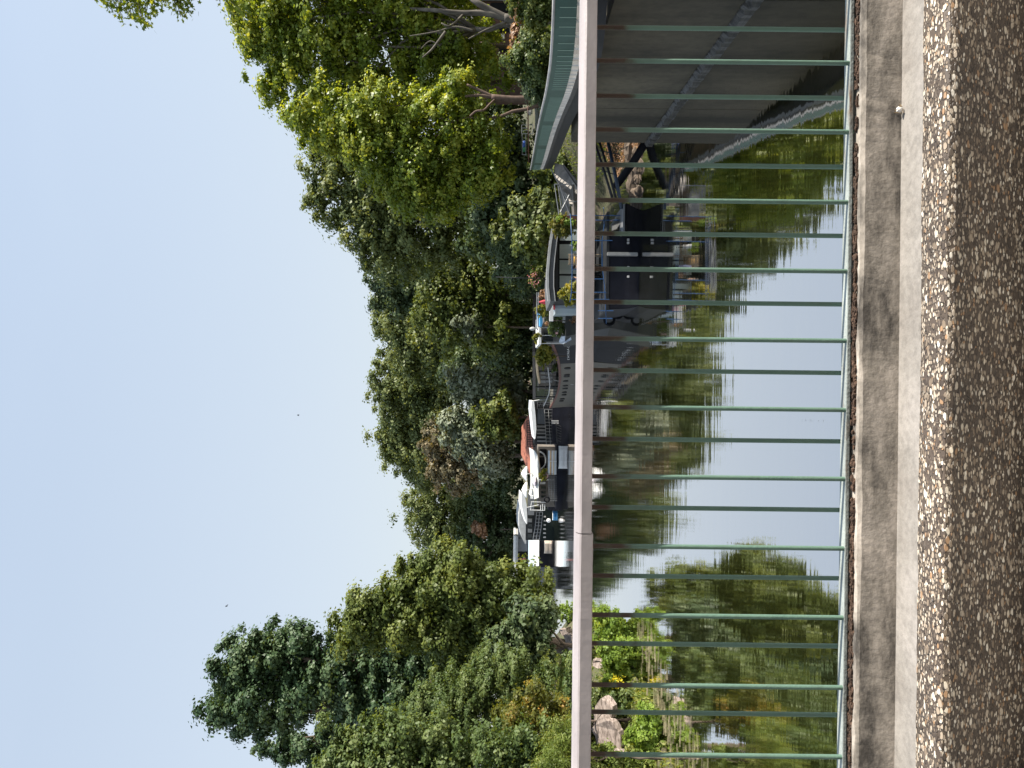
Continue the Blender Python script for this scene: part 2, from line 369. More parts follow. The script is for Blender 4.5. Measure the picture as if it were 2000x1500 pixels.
def pebbles(scale, r0, r1, base, keep):
    v = vor(scale); sp = nt.nodes.new('ShaderNodeSeparateColor'); nt.links.new(v.outputs['Color'], sp.inputs[0])
    st = ramp(nt, sp.outputs[0], stops_); st.node.color_ramp.interpolation = 'CONSTANT'
    rad = nt.nodes.new('ShaderNodeMath'); rad.operation = 'MULTIPLY_ADD'; nt.links.new(sp.outputs[2], rad.inputs[0]); rad.inputs[1].default_value = .22; nt.links.new(v.outputs['Distance'], rad.inputs[2])
    mk_ = nt.nodes.new('ShaderNodeMapRange'); mk_.inputs[1].default_value = r1; mk_.inputs[2].default_value = r0; nt.links.new(rad.outputs[0], mk_.inputs[0])
    sel = nt.nodes.new('ShaderNodeMapRange'); sel.inputs[1].default_value = keep; sel.inputs[2].default_value = keep+.03; nt.links.new(sp.outputs[1], sel.inputs[0])
    ml = nd(nt, 'ShaderNodeMath', operation='MULTIPLY'); nt.links.new(mk_.outputs[0], ml.inputs[0]); nt.links.new(sel.outputs[0], ml.inputs[1])
    cx = nt.nodes.new('ShaderNodeMix'); cx.data_type = 'RGBA'; nt.links.new(ml.outputs[0], cx.inputs[0]); nt.links.new(st, cx.inputs[7])
    if isinstance(base, tuple): cx.inputs[6].default_value = base
    else: nt.links.new(base, cx.inputs[6])
    return cx.outputs[2], ml.outputs[0]
ca, ma = pebbles(138, .54, .68, (.095,.072,.054,1), .06)
cb, mb_ = pebbles(80, .48, .64, ca, .34)
mxh = nd(nt, 'ShaderNodeMath', operation='MAXIMUM'); h5 = nd(nt, 'ShaderNodeMath', operation='MULTIPLY'); nt.links.new(ma, h5.inputs[0]); h5.inputs[1].default_value = .55
nt.links.new(h5.outputs[0], mxh.inputs[0]); nt.links.new(mb_, mxh.inputs[1])
bl = ramp(nt, noise(nt, 3.0, 5), [(.3, (.7,.68,.68)), (.65, (1.15,1.12,1.1))])
x = nt.nodes.new('ShaderNodeMix'); x.data_type = 'RGBA'; x.blend_type = 'MULTIPLY'; x.inputs[0].default_value = .8
nt.links.new(cb, x.inputs[6]); nt.links.new(bl, x.inputs[7]); nt.links.new(x.outputs[2], b.inputs['Base Color'])
b.inputs['Roughness'].default_value = .45
bump(nt, mxh.outputs[0], b, .9, .007)
# bridge: pavement, kerb, parapet
ZP = EYE-1.55
rnd = random.Random(5)
g = G(); g.box((-14, -4, ZP-.9), (14, 3.12, ZP)); tag(g.build('pavement', m_pave), kind='structure')
def rough_prof(name, prof, mat, x0, x1, step, amp, kindlab, smooth=True, seed=1):
    "profile (y,z,jitter) swept along x"
    rnd = random.Random(seed); rings = []; x = x0; st = [0]*len(prof)
    while x <= x1+1e-6:
        ring = []
        for i, (y, z, j) in enumerate(prof):
            st[i] = st[i]*.75+rnd.uniform(-1, 1)*.5
            ring.append((x, y+st[i]*j*amp, z+st[i]*j*amp*.8))
        rings.append(ring); x += step
    g = G(); g.loft(rings); o = g.build(name, mat, smooth=False); return tag(o, *kindlab)
zt = EYE-1.395
kerb = rough_prof('kerb', [(3.10, ZP-.3, 0), (3.10, ZP+.02, .2), (3.103, zt-.012, .5), (3.112, zt+.002, 1), (3.125, zt+.003, 1), (3.135, zt-.008, .8), (3.234, zt-.010, .3), (3.234, ZP-.5, 0)], m_ledge, -6, 6, .03, .006,
   ('rough grey concrete kerb carrying the green railing along the bridge edge', 'kerb'), seed=3)
# dirt and rust flakes lying along the foot of the railing
g = G(); rf = random.Random(9)
for i in range(1500):
    x = rf.uniform(-2.4, 2.4); y = 3.155+abs(rf.gauss(0, .012)) if rf.random() < .8 else rf.uniform(3.14, 3.2)
    if math.sin(x*4.3)+math.sin(x*9.1+1) < -.9 and rf.random() < .8: continue
    s = rf.uniform(.003, .010); g.ell((x, y, zt-.006+s*.4), (s*1.8, s, s*.9), 5, 3, .4, rf)
tag(g.build('rust_flakes', M('rust_dirt', (.075,.045,.03), .95, .6, 30, .5)), 'dark rust flakes and dirt heaped along the foot of the railing', 'debris', kind='stuff')
zw = EYE-1.2
prof = [(2.0, ZP-.2, 0), (2.260, ZP-.2, 0), (2.260, ZP+.02, 0), (2.166, zw-.07, .6), (2.154, zw-.030, .8), (2.157, zw-.012, 1), (2.170, zw-.003, 1), (2.19, zw, .8), (2.25, zw+.001, .7), (2.280, zw-.003, .8), (2.290, zw-.02, .5), (2.35, ZP+.02, 0), (2.35, ZP-.2, 0)]
par = rough_prof('low_parapet', [p for p in prof if p[0] != 2.0]+[], m_agg, -4, 4, .014, .0022, ('low pebble-dash concrete parapet in the foreground with a sunlit rounded top', 'parapet'), seed=8)
# stray litter on the strip between kerb and parapet
g = G()
c = P(211, 1746, 3.06); g.ell((c.x, 3.08, ZP+.018), (.012, .009, .012), 7, 5, .2)
tag(g.build('pebble', M('white_pebble', (.75,.72,.68), .6, .1)), 'small white pebble lying against the grey concrete kerb', 'pebble')
g = G(); rf = random.Random(4)
for i in range(9): 
    a = Vector((c.x+rf.uniform(-.02,.02), 3.085+rf.uniform(-.01,.01), ZP+.004)); g.tube(a, a+Vector((rf.uniform(-.02,.02), rf.uniform(-.01,.01), rf.uniform(0,.03))), .0015, .0008, 4)
tag(g.build('dry_weed', M('dry_weed', (.30,.20,.09), .9, .3)), 'tuft of dry weed beside the white pebble at the kerb', 'weed')
# ---------------------------------------------------------------- railing
mb, nt, b = newmat('green_painted_bar')
ch = noise(nt, 70, 3)
tc = nt.nodes.new('ShaderNodeTexCoord'); oi = nt.nodes.new('ShaderNodeObjectInfo')
va = nd(nt, 'ShaderNodeVectorMath', operation='ADD'); nt.links.new(tc.outputs['Object'], va.inputs[0])
cm = nt.nodes.new('ShaderNodeCombineXYZ'); ml = nd(nt, 'ShaderNodeMath', operation='MULTIPLY'); nt.links.new(oi.outputs['Random'], ml.inputs[0]); ml.inputs[1].default_value = 30; nt.links.new(ml.outputs[0], cm.inputs[0]); nt.links.new(cm.outputs[0], va.inputs[1])
n1 = nt.nodes.new('ShaderNodeTexNoise'); n1.inputs['Scale'].default_value = 9; n1.inputs['Detail'].default_value = 7; nt.links.new(va.outputs[0], n1.inputs['Vector'])
sx = nt.nodes.new('ShaderNodeSeparateXYZ'); nt.links.new(tc.outputs['Object'], sx.inputs[0])
zr = nt.nodes.new('ShaderNodeMapRange'); zr.inputs[1].default_value = .78; zr.inputs[2].default_value = 1.05; zr.inputs[3].default_value = 0; zr.inputs[4].default_value = .62; nt.links.new(sx.outputs[2], zr.inputs[0])
ad = nd(nt, 'ShaderNodeMath', operation='ADD'); nt.links.new(n1.outputs['Fac'], ad.inputs[0]); nt.links.new(zr.outputs[0], ad.inputs[1])
nt.links.new(ramp(nt, ad.outputs[0], [(0, (.075,.145,.115)), (.5, (.12,.205,.16)), (.80, (.095,.155,.12)), (.95, (.055,.045,.028)), (1, (.045,.022,.013))]), b.inputs['Base Color'])
b.inputs['Roughness'].default_value = .45; bump(nt, ch, b, .5, .004)
mh = M('railing_grey_paint', (.37,.33,.33), .5, .16, 9, .10, stretch=(.25,1,1))
mbr = M('bottom_rail_paint', (.33,.36,.34), .5, .22, 14, .4, dirt=(.16,.09,.05), stretch=(.3,1,1))
rl = thing('railing', 'green barred metal railing with a thick pale grey handrail along the bridge', 'railing', (0, 3.2, zt))
XJ = (750-1036)/F*3.2
def hprof(x0, x1, k, name='handrail'):
    z = EYE; y0 = 3.142
    pr = [(y0, z-.320*k), (y0-.001, z-.282), (y0+.004, z-.275), (y0+.03, z-.261), (y0+.075, z-.257), (y0+.115, z-.264), (y0+.120, z-.285), (y0+.120, z-.320*k), (y0+.115, z-.324*k), (y0+.005, z-.324*k)]
    rings = []; n = 60; rd = random.Random(int(x1*10))
    for i in range(n+1):
        x = x0+(x1-x0)*i/n; rings.append([(x, y+rd.uniform(-1,1)*.0006, zz+rd.uniform(-1,1)*.0006) for y, zz in pr])
    G_ = G(); G_.loft(rings); return G_.build(name, mh, rl, smooth=False)
hprof(XJ+.002, 3.2, 1.0); hprof(-3.2, XJ-.002, 1.02)
g = G(); g.box((-3.2, 3.178, zt+.005), (3.2, 3.236, zt+.020)); g.build('bottom_rail', mbr, rl, bevel=.002)
g = G(); g.tube((0, 0, 0), (0, 0, 1.074), .0098, .0098, 12, False); me = None
me = bpy.data.meshes.new('bar'); me.from_pydata(g.v, [], g.f); me.materials.append(mb); me.polygons.foreach_set('use_smooth', [True]*len(me.polygons)); me.update()
rb = random.Random(2)
for row, (y, x0, z0, u0, pitch, D) in enumerate(((3.2-.009, 1.347, 0, 121, 135.4, 3.19), (3.247, 1.504, -.02, 57, 133.6, 3.247))):
    for k in range(-3, 14):
        o = bpy.data.objects.new('bar', me); COL.objects.link(o); o.parent = rl
        X = (750-(u0+pitch*k)+4.4)/F*D
        o.location = (X+rb.uniform(-.002, .002), y-3.2, z0); o.scale = (1, 1, 1 if not z0 else 1.02)
        o.rotation_euler = (rb.uniform(-.001, .001), rb.uniform(-.0015, .0015), rb.uniform(0, 6))
# ---------------------------------------------------------------- quay wall and walkway
def catmull(pts, n=6):
    out = []
    for i in range(len(pts)-1):
        p0 = np.array(pts[max(i-1, 0)]); p1 = np.array(pts[i]); p2 = np.array(pts[i+1]); p3 = np.array(pts[min(i+2, len(pts)-1)])
        for k in range(n):
            t = k/n; out.append(tuple(.5*((2*p1)+(-p0+p2)*t+(2*p0-5*p1+4*p2-p3)*t*t+(-p0+3*p1-3*p2+p3)*t**3)))
    return out+[tuple(pts[-1])]
qw = thing('quay_wall', 'tall stained grey concrete quay wall in shade, beneath the green fence', 'wall', (8.5, 20, -1))
wp = [(7.2, 1.0), (7.95, 10), (8.2, 16.3), (8.5, 20), (9.15, 29)]
g = G()
for i in range(4):
    (x0, y0), (x1, y1) = wp[i], wp[i+1]; n = max(1, round((y1-y0)/4.5))
    for k in range(n):
        a = (x0+(x1-x0)*k/n, y0+(y1-y0)*k/n+.015); c = (x0+(x1-x0)*(k+1)/n, y0+(y1-y0)*(k+1)/n-.015)
        g.ext([(a[0], a[1], -1.2), (c[0], c[1], -1.2), (c[0]+.9, c[1], -1.2), (a[0]+.9, a[1], -1.2)], (0, 0, 4.15))
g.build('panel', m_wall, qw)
g = G(); rings = []; rd = random.Random(3)
for i in range(240):
    y = 2+27*i/239; x = np.interp(y, [p[1] for p in wp], [p[0] for p in wp]); j = rd.uniform(-1, 1)*.05
    rings.append([(x-.16+j, y, -.3), (x-.15+j*.8, y, .10+j*.5), (x-.04, y, .17+j*.8), (x+.02, y, .18), (x+.02, y, -.3)])
g.loft(rings); g.build('footing', M('wet_ledge', (.055,.05,.042), .45, .5, 6, .8), qw)
fp = [(13, 16.4), (10.5, 15.8), (8.9, 15.8), (7.75, 16.15), (7.25, 17.0), (7.3, 18.3), (7.6, 20.2), (8.2, 23), (8.9, 26.5), (9.5, 30), (10.3, 35), (11.3, 40.5)]
fc = catmull(fp, 8)
def offset(pts, d):
    out = []
    for i, p in enumerate(pts):
        a = np.array(pts[max(i-1, 0)]); c = np.array(pts[min(i+1, len(pts)-1)]); t = (c-a)/np.linalg.norm(c-a); out.append((p[0]+t[1]*d, p[1]-t[0]*d))
    return out
def strip(g, pts, d0, d1, z0, z1):
    A = offset(pts, d0); B = offset(pts, d1)
    g.loft([[(a[0], a[1], z0), (b_[0], b_[1], z0), (b_[0], b_[1], z1), (a[0], a[1], z1)] for a, b_ in zip(A, B)])
wk = thing('walkway', 'curved concrete footway jutting over the water on the right bank', 'walkway', (8.5, 20, 3.1))
sgn = -1  # land side
g = G(); strip(g, fc, .03, 1.9, 3.48, 3.60); g.build('deck', M('grey_deck', (.08,.073,.066), .8, .3, 3, .4), wk)
g = G(); strip(g, fc, .06, .30, 3.14, 3.476); g.build('beam', M('black_beam', (.018,.018,.02), .6, .4), wk)
fn = thing('fence', 'long green panelled fence curving along the walkway on the right bank', 'fence', (8.5, 20, 3.6))
g = G(); g.cm = 0; strip(g, fc, 0, .025, 3.77, 4.24)
L = [0]
for a, c in zip(fc, fc[1:]): L.append(L[-1]+math.hypot(a[0]-c[0], a[1]-c[1]))
fx = np.array([p[0] for p in fc]); fy = np.array([p[1] for p in fc])
def atL(l): return np.array([np.interp(l, L, fx), np.interp(l, L, fy)])
def nrm(l):
    t = atL(l+.05)-atL(l-.05); t /= np.linalg.norm(t); return np.array([t[1], -t[0]])
l = .1; rd = random.Random(6); k = 0
while l < L[-1]-.1:
    k += 1
    if not (k % 31 in (17, 18, 19, 20, 21)):
        p = atL(l)-nrm(l)*.006; g.cm = 1; g.tube((p[0], p[1], 3.775), (p[0], p[1], 4.13), .008, .008, 5)
    l += .19
g.build('panel', [M('green_fence_paint', (.055,.105,.085), .5, .12, 3, .1), M('pale_green_rib', (.30,.42,.34), .5, .1)], fn)
g = G(); pts = [(p[0], p[1], 4.26) for p in offset(fc, .012)]; g.path(pts, .032, 8); g.build('top_rail', M('pale_top_rail', (.45,.43,.41), .5, .2), fn, smooth=True)
l = .2; mwb = M('white_bracket', (.52,.50,.47), .6, .2)
while l < L[-1]-.1:
    p = atL(l); n = nrm(l); q = p+n*.05
    g = G(); g.box((q[0]-.04, q[1]-.04, 3.6), (q[0]+.04, q[1]+.04, 3.78)); g.build('bracket', mwb, fn); l += .33

# unseen trees behind the viewer, added to shade the foreground, are built further down
# ================================================================ TREES
def at(u, D, z=None):
    x = P(u, 1050, D).x; return (x, D, gz(x, D) if z is None else z)
FAR = 'trees on the far bank'; LB = 'trees on the left bank'; RB = 'trees on the right bank'
# right bank, nearest first
tree('plane_tree', 'tall bright yellow-green plane tree with a pale forked trunk behind the green fence',
  [(20,520,70),(90,540,60),(-60,560,110),(40,620,100),(150,560,48),(130,640,75),(-40,720,120),(80,740,95),(170,700,60,60,3),(30,800,70),(120,850,75),(-70,860,90),(200,790,60,60,3),(90,490,25),(170,520,28),(120,920,40),(100,880,50),(30,870,70,60,4),(150,950,45,40,4),(60,945,45,30,6)],
  54, at(40, 50.5), 150000, .15, .95, 'plane', 11, tr=.22, bk=bark_pale, group=RB, fork=.33, fill=.12)
tree('plane_tree', 'bright yellow-green plane tree with a reddish brown trunk leaning behind the green fence',
  [(230,640,60),(260,720,75),(310,760,75),(350,830,70),(270,850,80),(200,900,55),(380,790,40),(300,930,60),(220,760,60),(235,590,30),(390,880,40),(350,930,50)],
  47, at(190, 45.2), 110000, .125, .75, 'plane', 12, tr=.12, bk=M('brown_bark', (.11,.072,.055), .85, .35, 4, .5), group=RB, fork=.36, fill=.12)
tree('broadleaf_tree', 'dark green broad tree rising behind the bright plane trees',
  [(330,650,55),(380,680,70),(430,730,70),(300,640,40),(460,800,80),(400,830,90),(480,720,40),(500,760,35),(360,740,80),(440,900,80),(250,620,40),(390,620,25),(330,900,80)],
  74, at(380, 74), 80000, .20, 1.25, 'green', 13, tr=.45, group=RB)
tree('broadleaf_tree', 'dark spiky-topped tree between the dark broad tree and the layered chestnut',
  [(545,760,40),(570,800,45),(520,800,35),(550,860,60),(590,740,18)], 96, at(548, 96), 26000, .25, 1.2, 'dark', 14, tr=.4, group=RB, flat=1.1)
tree('chestnut_tree', 'drooping layered tree with yellow-green leaf sprays over dark gaps above the houseboats',
  [(520,850,50),(560,880,55),(590,850,50),(630,880,55),(530,940,60),(600,940,60),(640,950,50),(570,1000,50),(620,830,35),(500,900,45)],
  86, at(575, 86), 44000, .22, 1.5, 'olive', 15, tr=.5, group=RB, flat=.4, sag=.9, fill=.25)
tree('dead_branched_tree', 'grey-green thinning tree with bare twigs beside the layered chestnut',
  [(625,905,26),(640,925,22)], 84, at(640, 84), 2200, .2, .8, 'silver', 16, tr=.14, group=RB)
for (label, lobes, D, n, leaf, mt, seed) in [
  ('tall domed green tree left of the spiky-topped tree', [(620,770,45),(660,790,55),(690,830,60),(640,850,70),(670,900,70),(600,800,35),(650,755,22)], 112, 30000, .32, 'green', 20),
  ('tall green tree with the highest dome of the far bank', [(740,770,45),(770,790,45),(710,800,45),(750,840,70),(790,850,55),(720,880,60),(765,755,25)], 122, 30000, .33, 'green', 21),
  ('full crowned green tree behind the silvery willows', [(820,780,50),(850,800,45),(860,850,60),(800,830,45),(880,780,35),(840,755,25),(900,830,40)], 126, 26000, .33, 'green', 22),
  ('slim green tree above the brown withered one', [(880,790,35),(905,800,35),(920,830,35),(890,850,45),(930,820,20)], 132, 14000, .33, 'green', 23),
  ('wide airy tree above the grey houseboat roofs', [(980,830,45),(1010,820,40),(1030,840,40),(970,870,50),(1020,890,60),(990,930,60),(1045,870,35),(960,900,40)], 140, 24000, .34, 'green', 24),
  ('low dark green tree beneath the wide airy tree', [(960,950,50),(1000,970,50),(1050,940,45),(1090,920,45),(1040,990,40),(1120,950,50)], 134, 18000, .33, 'dark', 25),
  ('deep shaded tree behind the striped dinghy pontoon', [(900,940,60),(860,980,60),(930,980,50),(820,1000,50),(880,900,40)], 128, 20000, .33, 'dark', 26),
  ('deep shaded tree behind the black barge canopy', [(700,950,60),(740,980,60),(680,1000,50),(770,960,50),(720,900,50),(780,1010,40)], 104, 22000, .30, 'dark', 27),
  ('deep shaded tree behind the white tarpaulin roof', [(640,990,50),(600,1000,50),(670,960,50),(660,1030,40)], 92, 14000, .28, 'dark', 28)]:
    cu = sum(l[0] for l in lobes)/len(lobes)
    tree('broadleaf_tree', label, lobes, D, at(cu, D), int(n*1.35), leaf*.82, 1.6, mt, seed, tr=.4, group=FAR)
tree('withered_tree', 'brown withered tree with bare twigs among the green far trees',
  [(860,850,30),(890,870,35),(900,910,38),(930,900,30),(870,900,30),(920,860,25)], 112, at(890, 112), 15000, .28, 1.2, 'brown', 30, tr=.3, group=FAR, fill=.1)
tree('willow', 'small silvery willow, the upper right of two', [(755,920,30),(765,950,38),(740,905,22),(770,985,38)], 98, at(765, 98), 14000, .27, 1.2, 'silver', 31, tr=.25, group=FAR, flat=1.0)
tree('willow', 'large silvery willow with drooping foliage above the red tiled roof', [(820,880,25),(845,900,38),(860,930,42),(890,950,38),(905,970,28),(840,950,38)], 98, at(862, 98), 22000, .27, 1.2, 'silver', 32, tr=.3, group=FAR, flat=1.0)
tree('shrub_tree', 'yellow-green shrubby tree above the grey tiled house gable', [(815,950,28),(835,985,28),(800,985,26)], 94, at(815, 94), 8000, .25, .9, 'olive', 33, tr=.2, group=FAR)
tree('shrub_tree', 'rounded pale green tree at the far left end of the pontoons', [(1100,960,35),(1130,985,35),(1080,980,25),(1140,950,30)], 142, at(1110, 142), 12000, .34, 1.6, 'light', 34, tr=.25, group=FAR)
tree('bush', 'reddish brown shrub halfway up the far bank', [(1028,930,10),(1040,942,9)], 128, at(1035, 128), 1500, .28, .6, 'pink', 35, tr=.12, group=FAR, limbs=False)
# bare-tipped tree in the gap
t = thing('young_poplar', 'sparse upright young tree in the notch before the left bank trees', 'tree', at(1062, 145), FAR)
g = G(); rd = random.Random(8); b0 = Vector(at(1062, 145)); tips = []
g.tube(b0, b0+Vector((0, 0, 10)), .3, .2)
for i in range(26):
    q = P(rd.uniform(1048, 1082), rd.uniform(802, 850), 145+rd.uniform(-2, 2)); p = P(1062, rd.uniform(850, 960), 145); g.tube(p, q, .10, .03, 5); tips += [p.lerp(q, k) for k in np.linspace(.35, 1, 14)]
g.path([b0+Vector((0, 0, 9)), P(1062, 900, 145), P(1062, 840, 145)], [.22, .18, .05], 7)
g.build('trunk', bark, t); rs = np.random.RandomState(8); T_ = np.array([tuple(x) for x in tips]).repeat(3, 0); T_ += rs.normal(size=T_.shape)*.25
leaves_mesh('crown', T_, rs.normal(size=T_.shape), rs.uniform(.2, .35, len(T_)), rs.uniform(0, 1, len(T_)), LM['dark'], t, rs=rs)
tree('broadleaf_tree', 'shaded tree closing the view behind the brick house', [(-60,900,90),(60,920,80),(160,930,80),(240,940,70),(120,860,70),(0,830,80),(200,985,50),(280,990,50)], 88, at(110, 88), 40000, .24, 1.4, 'dark', 29, tr=.4, group=RB)
for i_, (bx_, by_) in enumerate(((-9, -11), (3, -12), (15, -11))):  # out of view: trees added so their crowns darken camera-facing foreground surfaces
    t_ = thing('roadside_tree', ['plane tree lining the road behind the viewer, western one', 'plane tree lining the road behind the viewer, middle one', 'plane tree lining the road behind the viewer, eastern one'][i_], 'tree', (bx_, by_, ZP), 'roadside trees behind the viewer')
    g = G(); g.path([(bx_, by_, ZP-.2), (bx_+.2, by_, ZP+4), (bx_, by_+.3, ZP+9)], [.35, .28, .15], 9); g.build('trunk', bark_pale, t_, smooth=True)
    L_ = [(Vector((bx_+a, by_+b_, ZP+c)), r, r, r*.9) for a, b_, c, r in ((0, 0, 7, 4.2), (-3.5, 1, 6, 3.5), (3.5, 1, 6.5, 3.5), (0, 2, 10, 4), (0, 1.5, 4, 3.2), (-4, 0, 3.4, 2.6), (4, 0, 3.6, 2.6))]
    C_, N_, S_, V_ = foliage(L_, 15000, .30, 1.0, np.random.RandomState(200+i_)); leaves_mesh('crown', C_, N_, S_, V_, LM['green'], t_)
# middle right undergrowth
BR = 'bushes on the right bank'
def bush(label, lobes, D, n, leaf, rc, mt, seed, group=BR, name='bush', base=None, cat='bush', **k):
    cu = sum(l[0] for l in lobes)/len(lobes)
    return tree(name, label, lobes, D, base or at(cu, D), n, leaf, rc, mt, seed, tr=k.pop('tr', .05), limbs=k.pop('limbs', True), cat=cat, group=group, **k)
bush('dark ivy-clad thicket under the bright plane trees', [(330,960,60),(400,960,55),(370,1010,50),(300,1000,40),(430,1000,45),(450,950,50),(260,990,35)], 62, 36000, .2, .9, 'dark', 40, tr=.15)
bush('mid green shrub right of the orange-leaved climber', [(415,1030,35),(440,1050,28),(400,1050,25),(465,1035,28)], 44, 12000, .14, .5, 'green', 41)
bush('yellow-green shrub behind the dark awning, leaning over its roof', [(475,1035,28),(500,1050,20),(450,1065,18)], 43, 8000, .13, .45, 'olive', 42)
bush('feathery grey-green conifer leaning behind the dark awning', [(500,1000,40),(530,1015,38),(550,1030,28),(515,1040,28),(480,990,25)], 47, 18000, .14, .7, 'dark', 43, flat=.45, sag=.4, aspect=.25)
bush('green shrub above the awning roof in front of the shaded trees', [(470,985,30),(440,985,25)], 52, 8000, .15, .5, 'olive', 44)
bush('big light green bush behind the fence', [(110,1045,38),(80,1050,35),(140,1040,26),(120,1010,22),(72,1064,14)], 27, 24000, .06, .35, 'light', 45)
bush('yellow-green bush at the right edge behind the fence', [(15,1045,30),(-15,1030,40),(0,1070,26),(30,1060,18)], 25, 18000, .06, .35, 'olive', 46)
bush('dark green bush behind the fence by the brown trunk', [(160,1040,24),(175,1050,22),(150,1060,22),(185,1062,16)], 28, 12000, .06, .35, 'dark', 47)
bush('dry pinkish brown bush behind the fence', [(70,1012,14),(95,1015,16),(115,1018,16),(140,1030,15),(60,1020,10),(125,1003,9),(20,1012,12)], 30, 8000, .09, .3, 'pink', 48)
bush('low brown and green scrub at the end of the fence', [(330,1050,14),(350,1062,14),(345,1080,18),(320,1095,18),(370,1075,14)], 45, 5000, .12, .4, 'olive', 49)
# left bank
tree('maple_tree', 'olive green maple tree leaning over the water before the pontoons',
  [(1150,830,55),(1120,880,50),(1180,780,50),(1210,730,50),(1160,920,60),(1200,860,70),(1230,800,60),(1150,990,50),(1170,1040,42),(1210,960,60),(1105,830,26),(1235,690,40),(1100,900,30),(1180,720,35),(1260,900,60),(1145,770,14),(1108,795,16,24)],
  43, (-15.0, 44, 1.9), 120000, .12, .8, 'olive', 50, tr=.35, group=LB, fill=.13)
tree('poplar_tree', 'tall dark blue-green poplar towering over the left bank',
  [(1370,440,50,44),(1310,470,54,50),(1350,520,84,68),(1280,520,46),(1396,485,38,42),(1258,500,20,24),(1268,580,40),(1310,800,60),(1330,600,62,60),(1352,600,45),(1290,650,50),(1340,690,62),(1370,710,45,50),(1290,750,55),(1340,790,60),(1290,850,55),(1280,950,50),(1330,900,60),(1390,790,50)],
  48, at(1330, 48), 150000, .135, .8, 'poplar', 51, tr=.5, group=LB, fill=.14)
tree('poplar_tree', 'smaller pointed dark poplar at the far left of the picture',
  [(1465,520,16,24),(1475,560,22),(1465,600,28),(1446,560,16),(1485,620,22),(1440,640,28),(1400,660,30),(1470,680,40),(1420,710,40)],
  54, at(1450, 54), 36000, .135, .7, 'poplar', 52, tr=.3, group=LB)
tree('dark_ivy_tree', 'very dark glossy bushy tree overhanging the left water edge',
  [(1220,1020,38),(1250,1050,32),(1200,1060,28),(1260,990,40),(1290,1060,28),(1310,1020,35)], 38, at(1262, 38), 24000, .12, .5, 'dark', 53, tr=.15, group=LB)
tree('acacia_tree', 'feathery fresh green acacia on the left bank below the poplar',
  [(1345,880,45),(1375,840,45),(1330,940,45),(1300,1000,40),(1390,900,60),(1350,970,55),(1410,830,50),(1320,1060,36),(1370,1030,45),(1430,900,50)],
  34, at(1380, 34), 90000, .08, .55, 'light', 54, tr=.18, group=LB, flat=.45, aspect=.4)
tree('broadleaf_tree', 'yellowish green broad tree filling the lower left corner of the crowns',
  [(1460,700,45,50),(1490,660,45),(1440,770,55),(1500,760,70),(1470,840,60),(1540,720,90),(1420,740,25),(1510,860,60),(1560,850,90),(1460,920,45)],
  28, at(1560, 28), 90000, .08, .5, 'light', 55, tr=.25, group=LB)
bush('yellow and orange tinted shrub on the left bank', [(1400,1010,38),(1370,1050,30),(1420,1050,32),(1395,1085,28),(1440,1010,25)], 29, 20000, .065, .38, 'autumn', 56, group=LB)
bush('rounded green shrub at the left picture edge', [(1450,990,32),(1490,980,38),(1470,1040,38),(1510,1040,40),(1440,1080,28),(1500,1095,34)], 26, 34000, .065, .38, 'light', 57, group=LB)
bush('tall straw-tipped weeds at the left edge above the handrail', [(1470,1090,32),(1500,1060,25),(1430,1110,28),(1510,1130,45)], 24.5, 22000, .06, .35, 'grass', 58, group=LB, flat=1.5, aspect=.22)
bush('dense low green undergrowth on the left bank under the acacia and the autumn shrub', [(1320,1120,24),(1350,1130,24),(1385,1135,26),(1420,1135,26),(1455,1135,26),(1490,1140,28),(1290,1125,20),(1520,1140,30)], 30.5, 30000, .07, .4, 'light', 67, group=LB)
# waterside shrubs in front of the left bank
WS = 'shrubs along the left water edge'
for (label, lobes, D, n, mt, seed) in [
  ('bright green rounded shrub at the tip of the left bank', [(1195,1105,16),(1210,1120,14),(1190,1122,12),(1200,1135,16),(1215,1138,14)], 53, 8000, 'lush', 60),
  ('bright green shrub spilling into the water beyond the handrail', [(1215,1195,20),(1232,1205,20),(1205,1175,14),(1240,1185,24),(1245,1215,16),(1222,1216,14),(1208,1200,12)], 33, 16000, 'lush', 61),
  ('leafy green shrub with yellow flowers at the water edge', [(1275,1190,20),(1300,1208,20),(1290,1222,18),(1315,1225,16),(1265,1215,18),(1330,1195,22),(1268,1228,12),(1335,1222,14),(1350,1210,14)], 31.3, 22000, 'lush', 62),
  ('dark leaved green shrub in front of the stone slabs', [(1380,1195,24),(1400,1215,22),(1375,1225,20),(1410,1232,18),(1395,1238,16),(1360,1232,12)], 30, 16000, 'light', 63),
  ('low pale green herbs at the water edge near the floating stalks', [(1440,1250,26),(1420,1265,20),(1400,1272,18),(1432,1285,18),(1385,1262,14),(1470,1270,28),(1450,1285,22),(1490,1290,26),(1500,1250,26),(1510,1300,20)], 25.5, 26000, 'lush', 64),
  ('small olive weed clump between the slabs and the herbs', [(1415,1250,14),(1400,1252,12),(1432,1238,14)], 27.5, 6000, 'grass', 66),
  ('grassy clump at the left picture edge by the water', [(1490,1180,32),(1510,1215,26),(1490,1235,22),(1520,1260,30)], 24.8, 16000, 'grass', 65)]:
    cu = sum(l[0] for l in lobes)/len(lobes); x = min(P(cu, 1200, D).x, -11.9)
    tree('shrub', label, lobes, D, (x, D, gz(x, D)), n, .065, .26, mt, seed, tr=.02, cat='shrub', group=WS, limbs=True, flat=.8, minz=.0)
rs = np.random.RandomState(77)
C = np.array([tuple(P(rs.normal(1331, 7), rs.normal(1205, 8), 30.7+rs.uniform(-.3, .2))) for i in range(150)])
t = thing('yellow_wildflowers', 'cluster of small yellow flowers on the leafy waterside shrub', 'flowers', tuple(C[0]))
leaves_mesh('petals', C, rs.normal(size=C.shape)+np.array([0, -1, .5]), rs.uniform(.022, .045, len(C)), rs.uniform(0, 1, len(C)), LM['flower'], t, rs=rs)
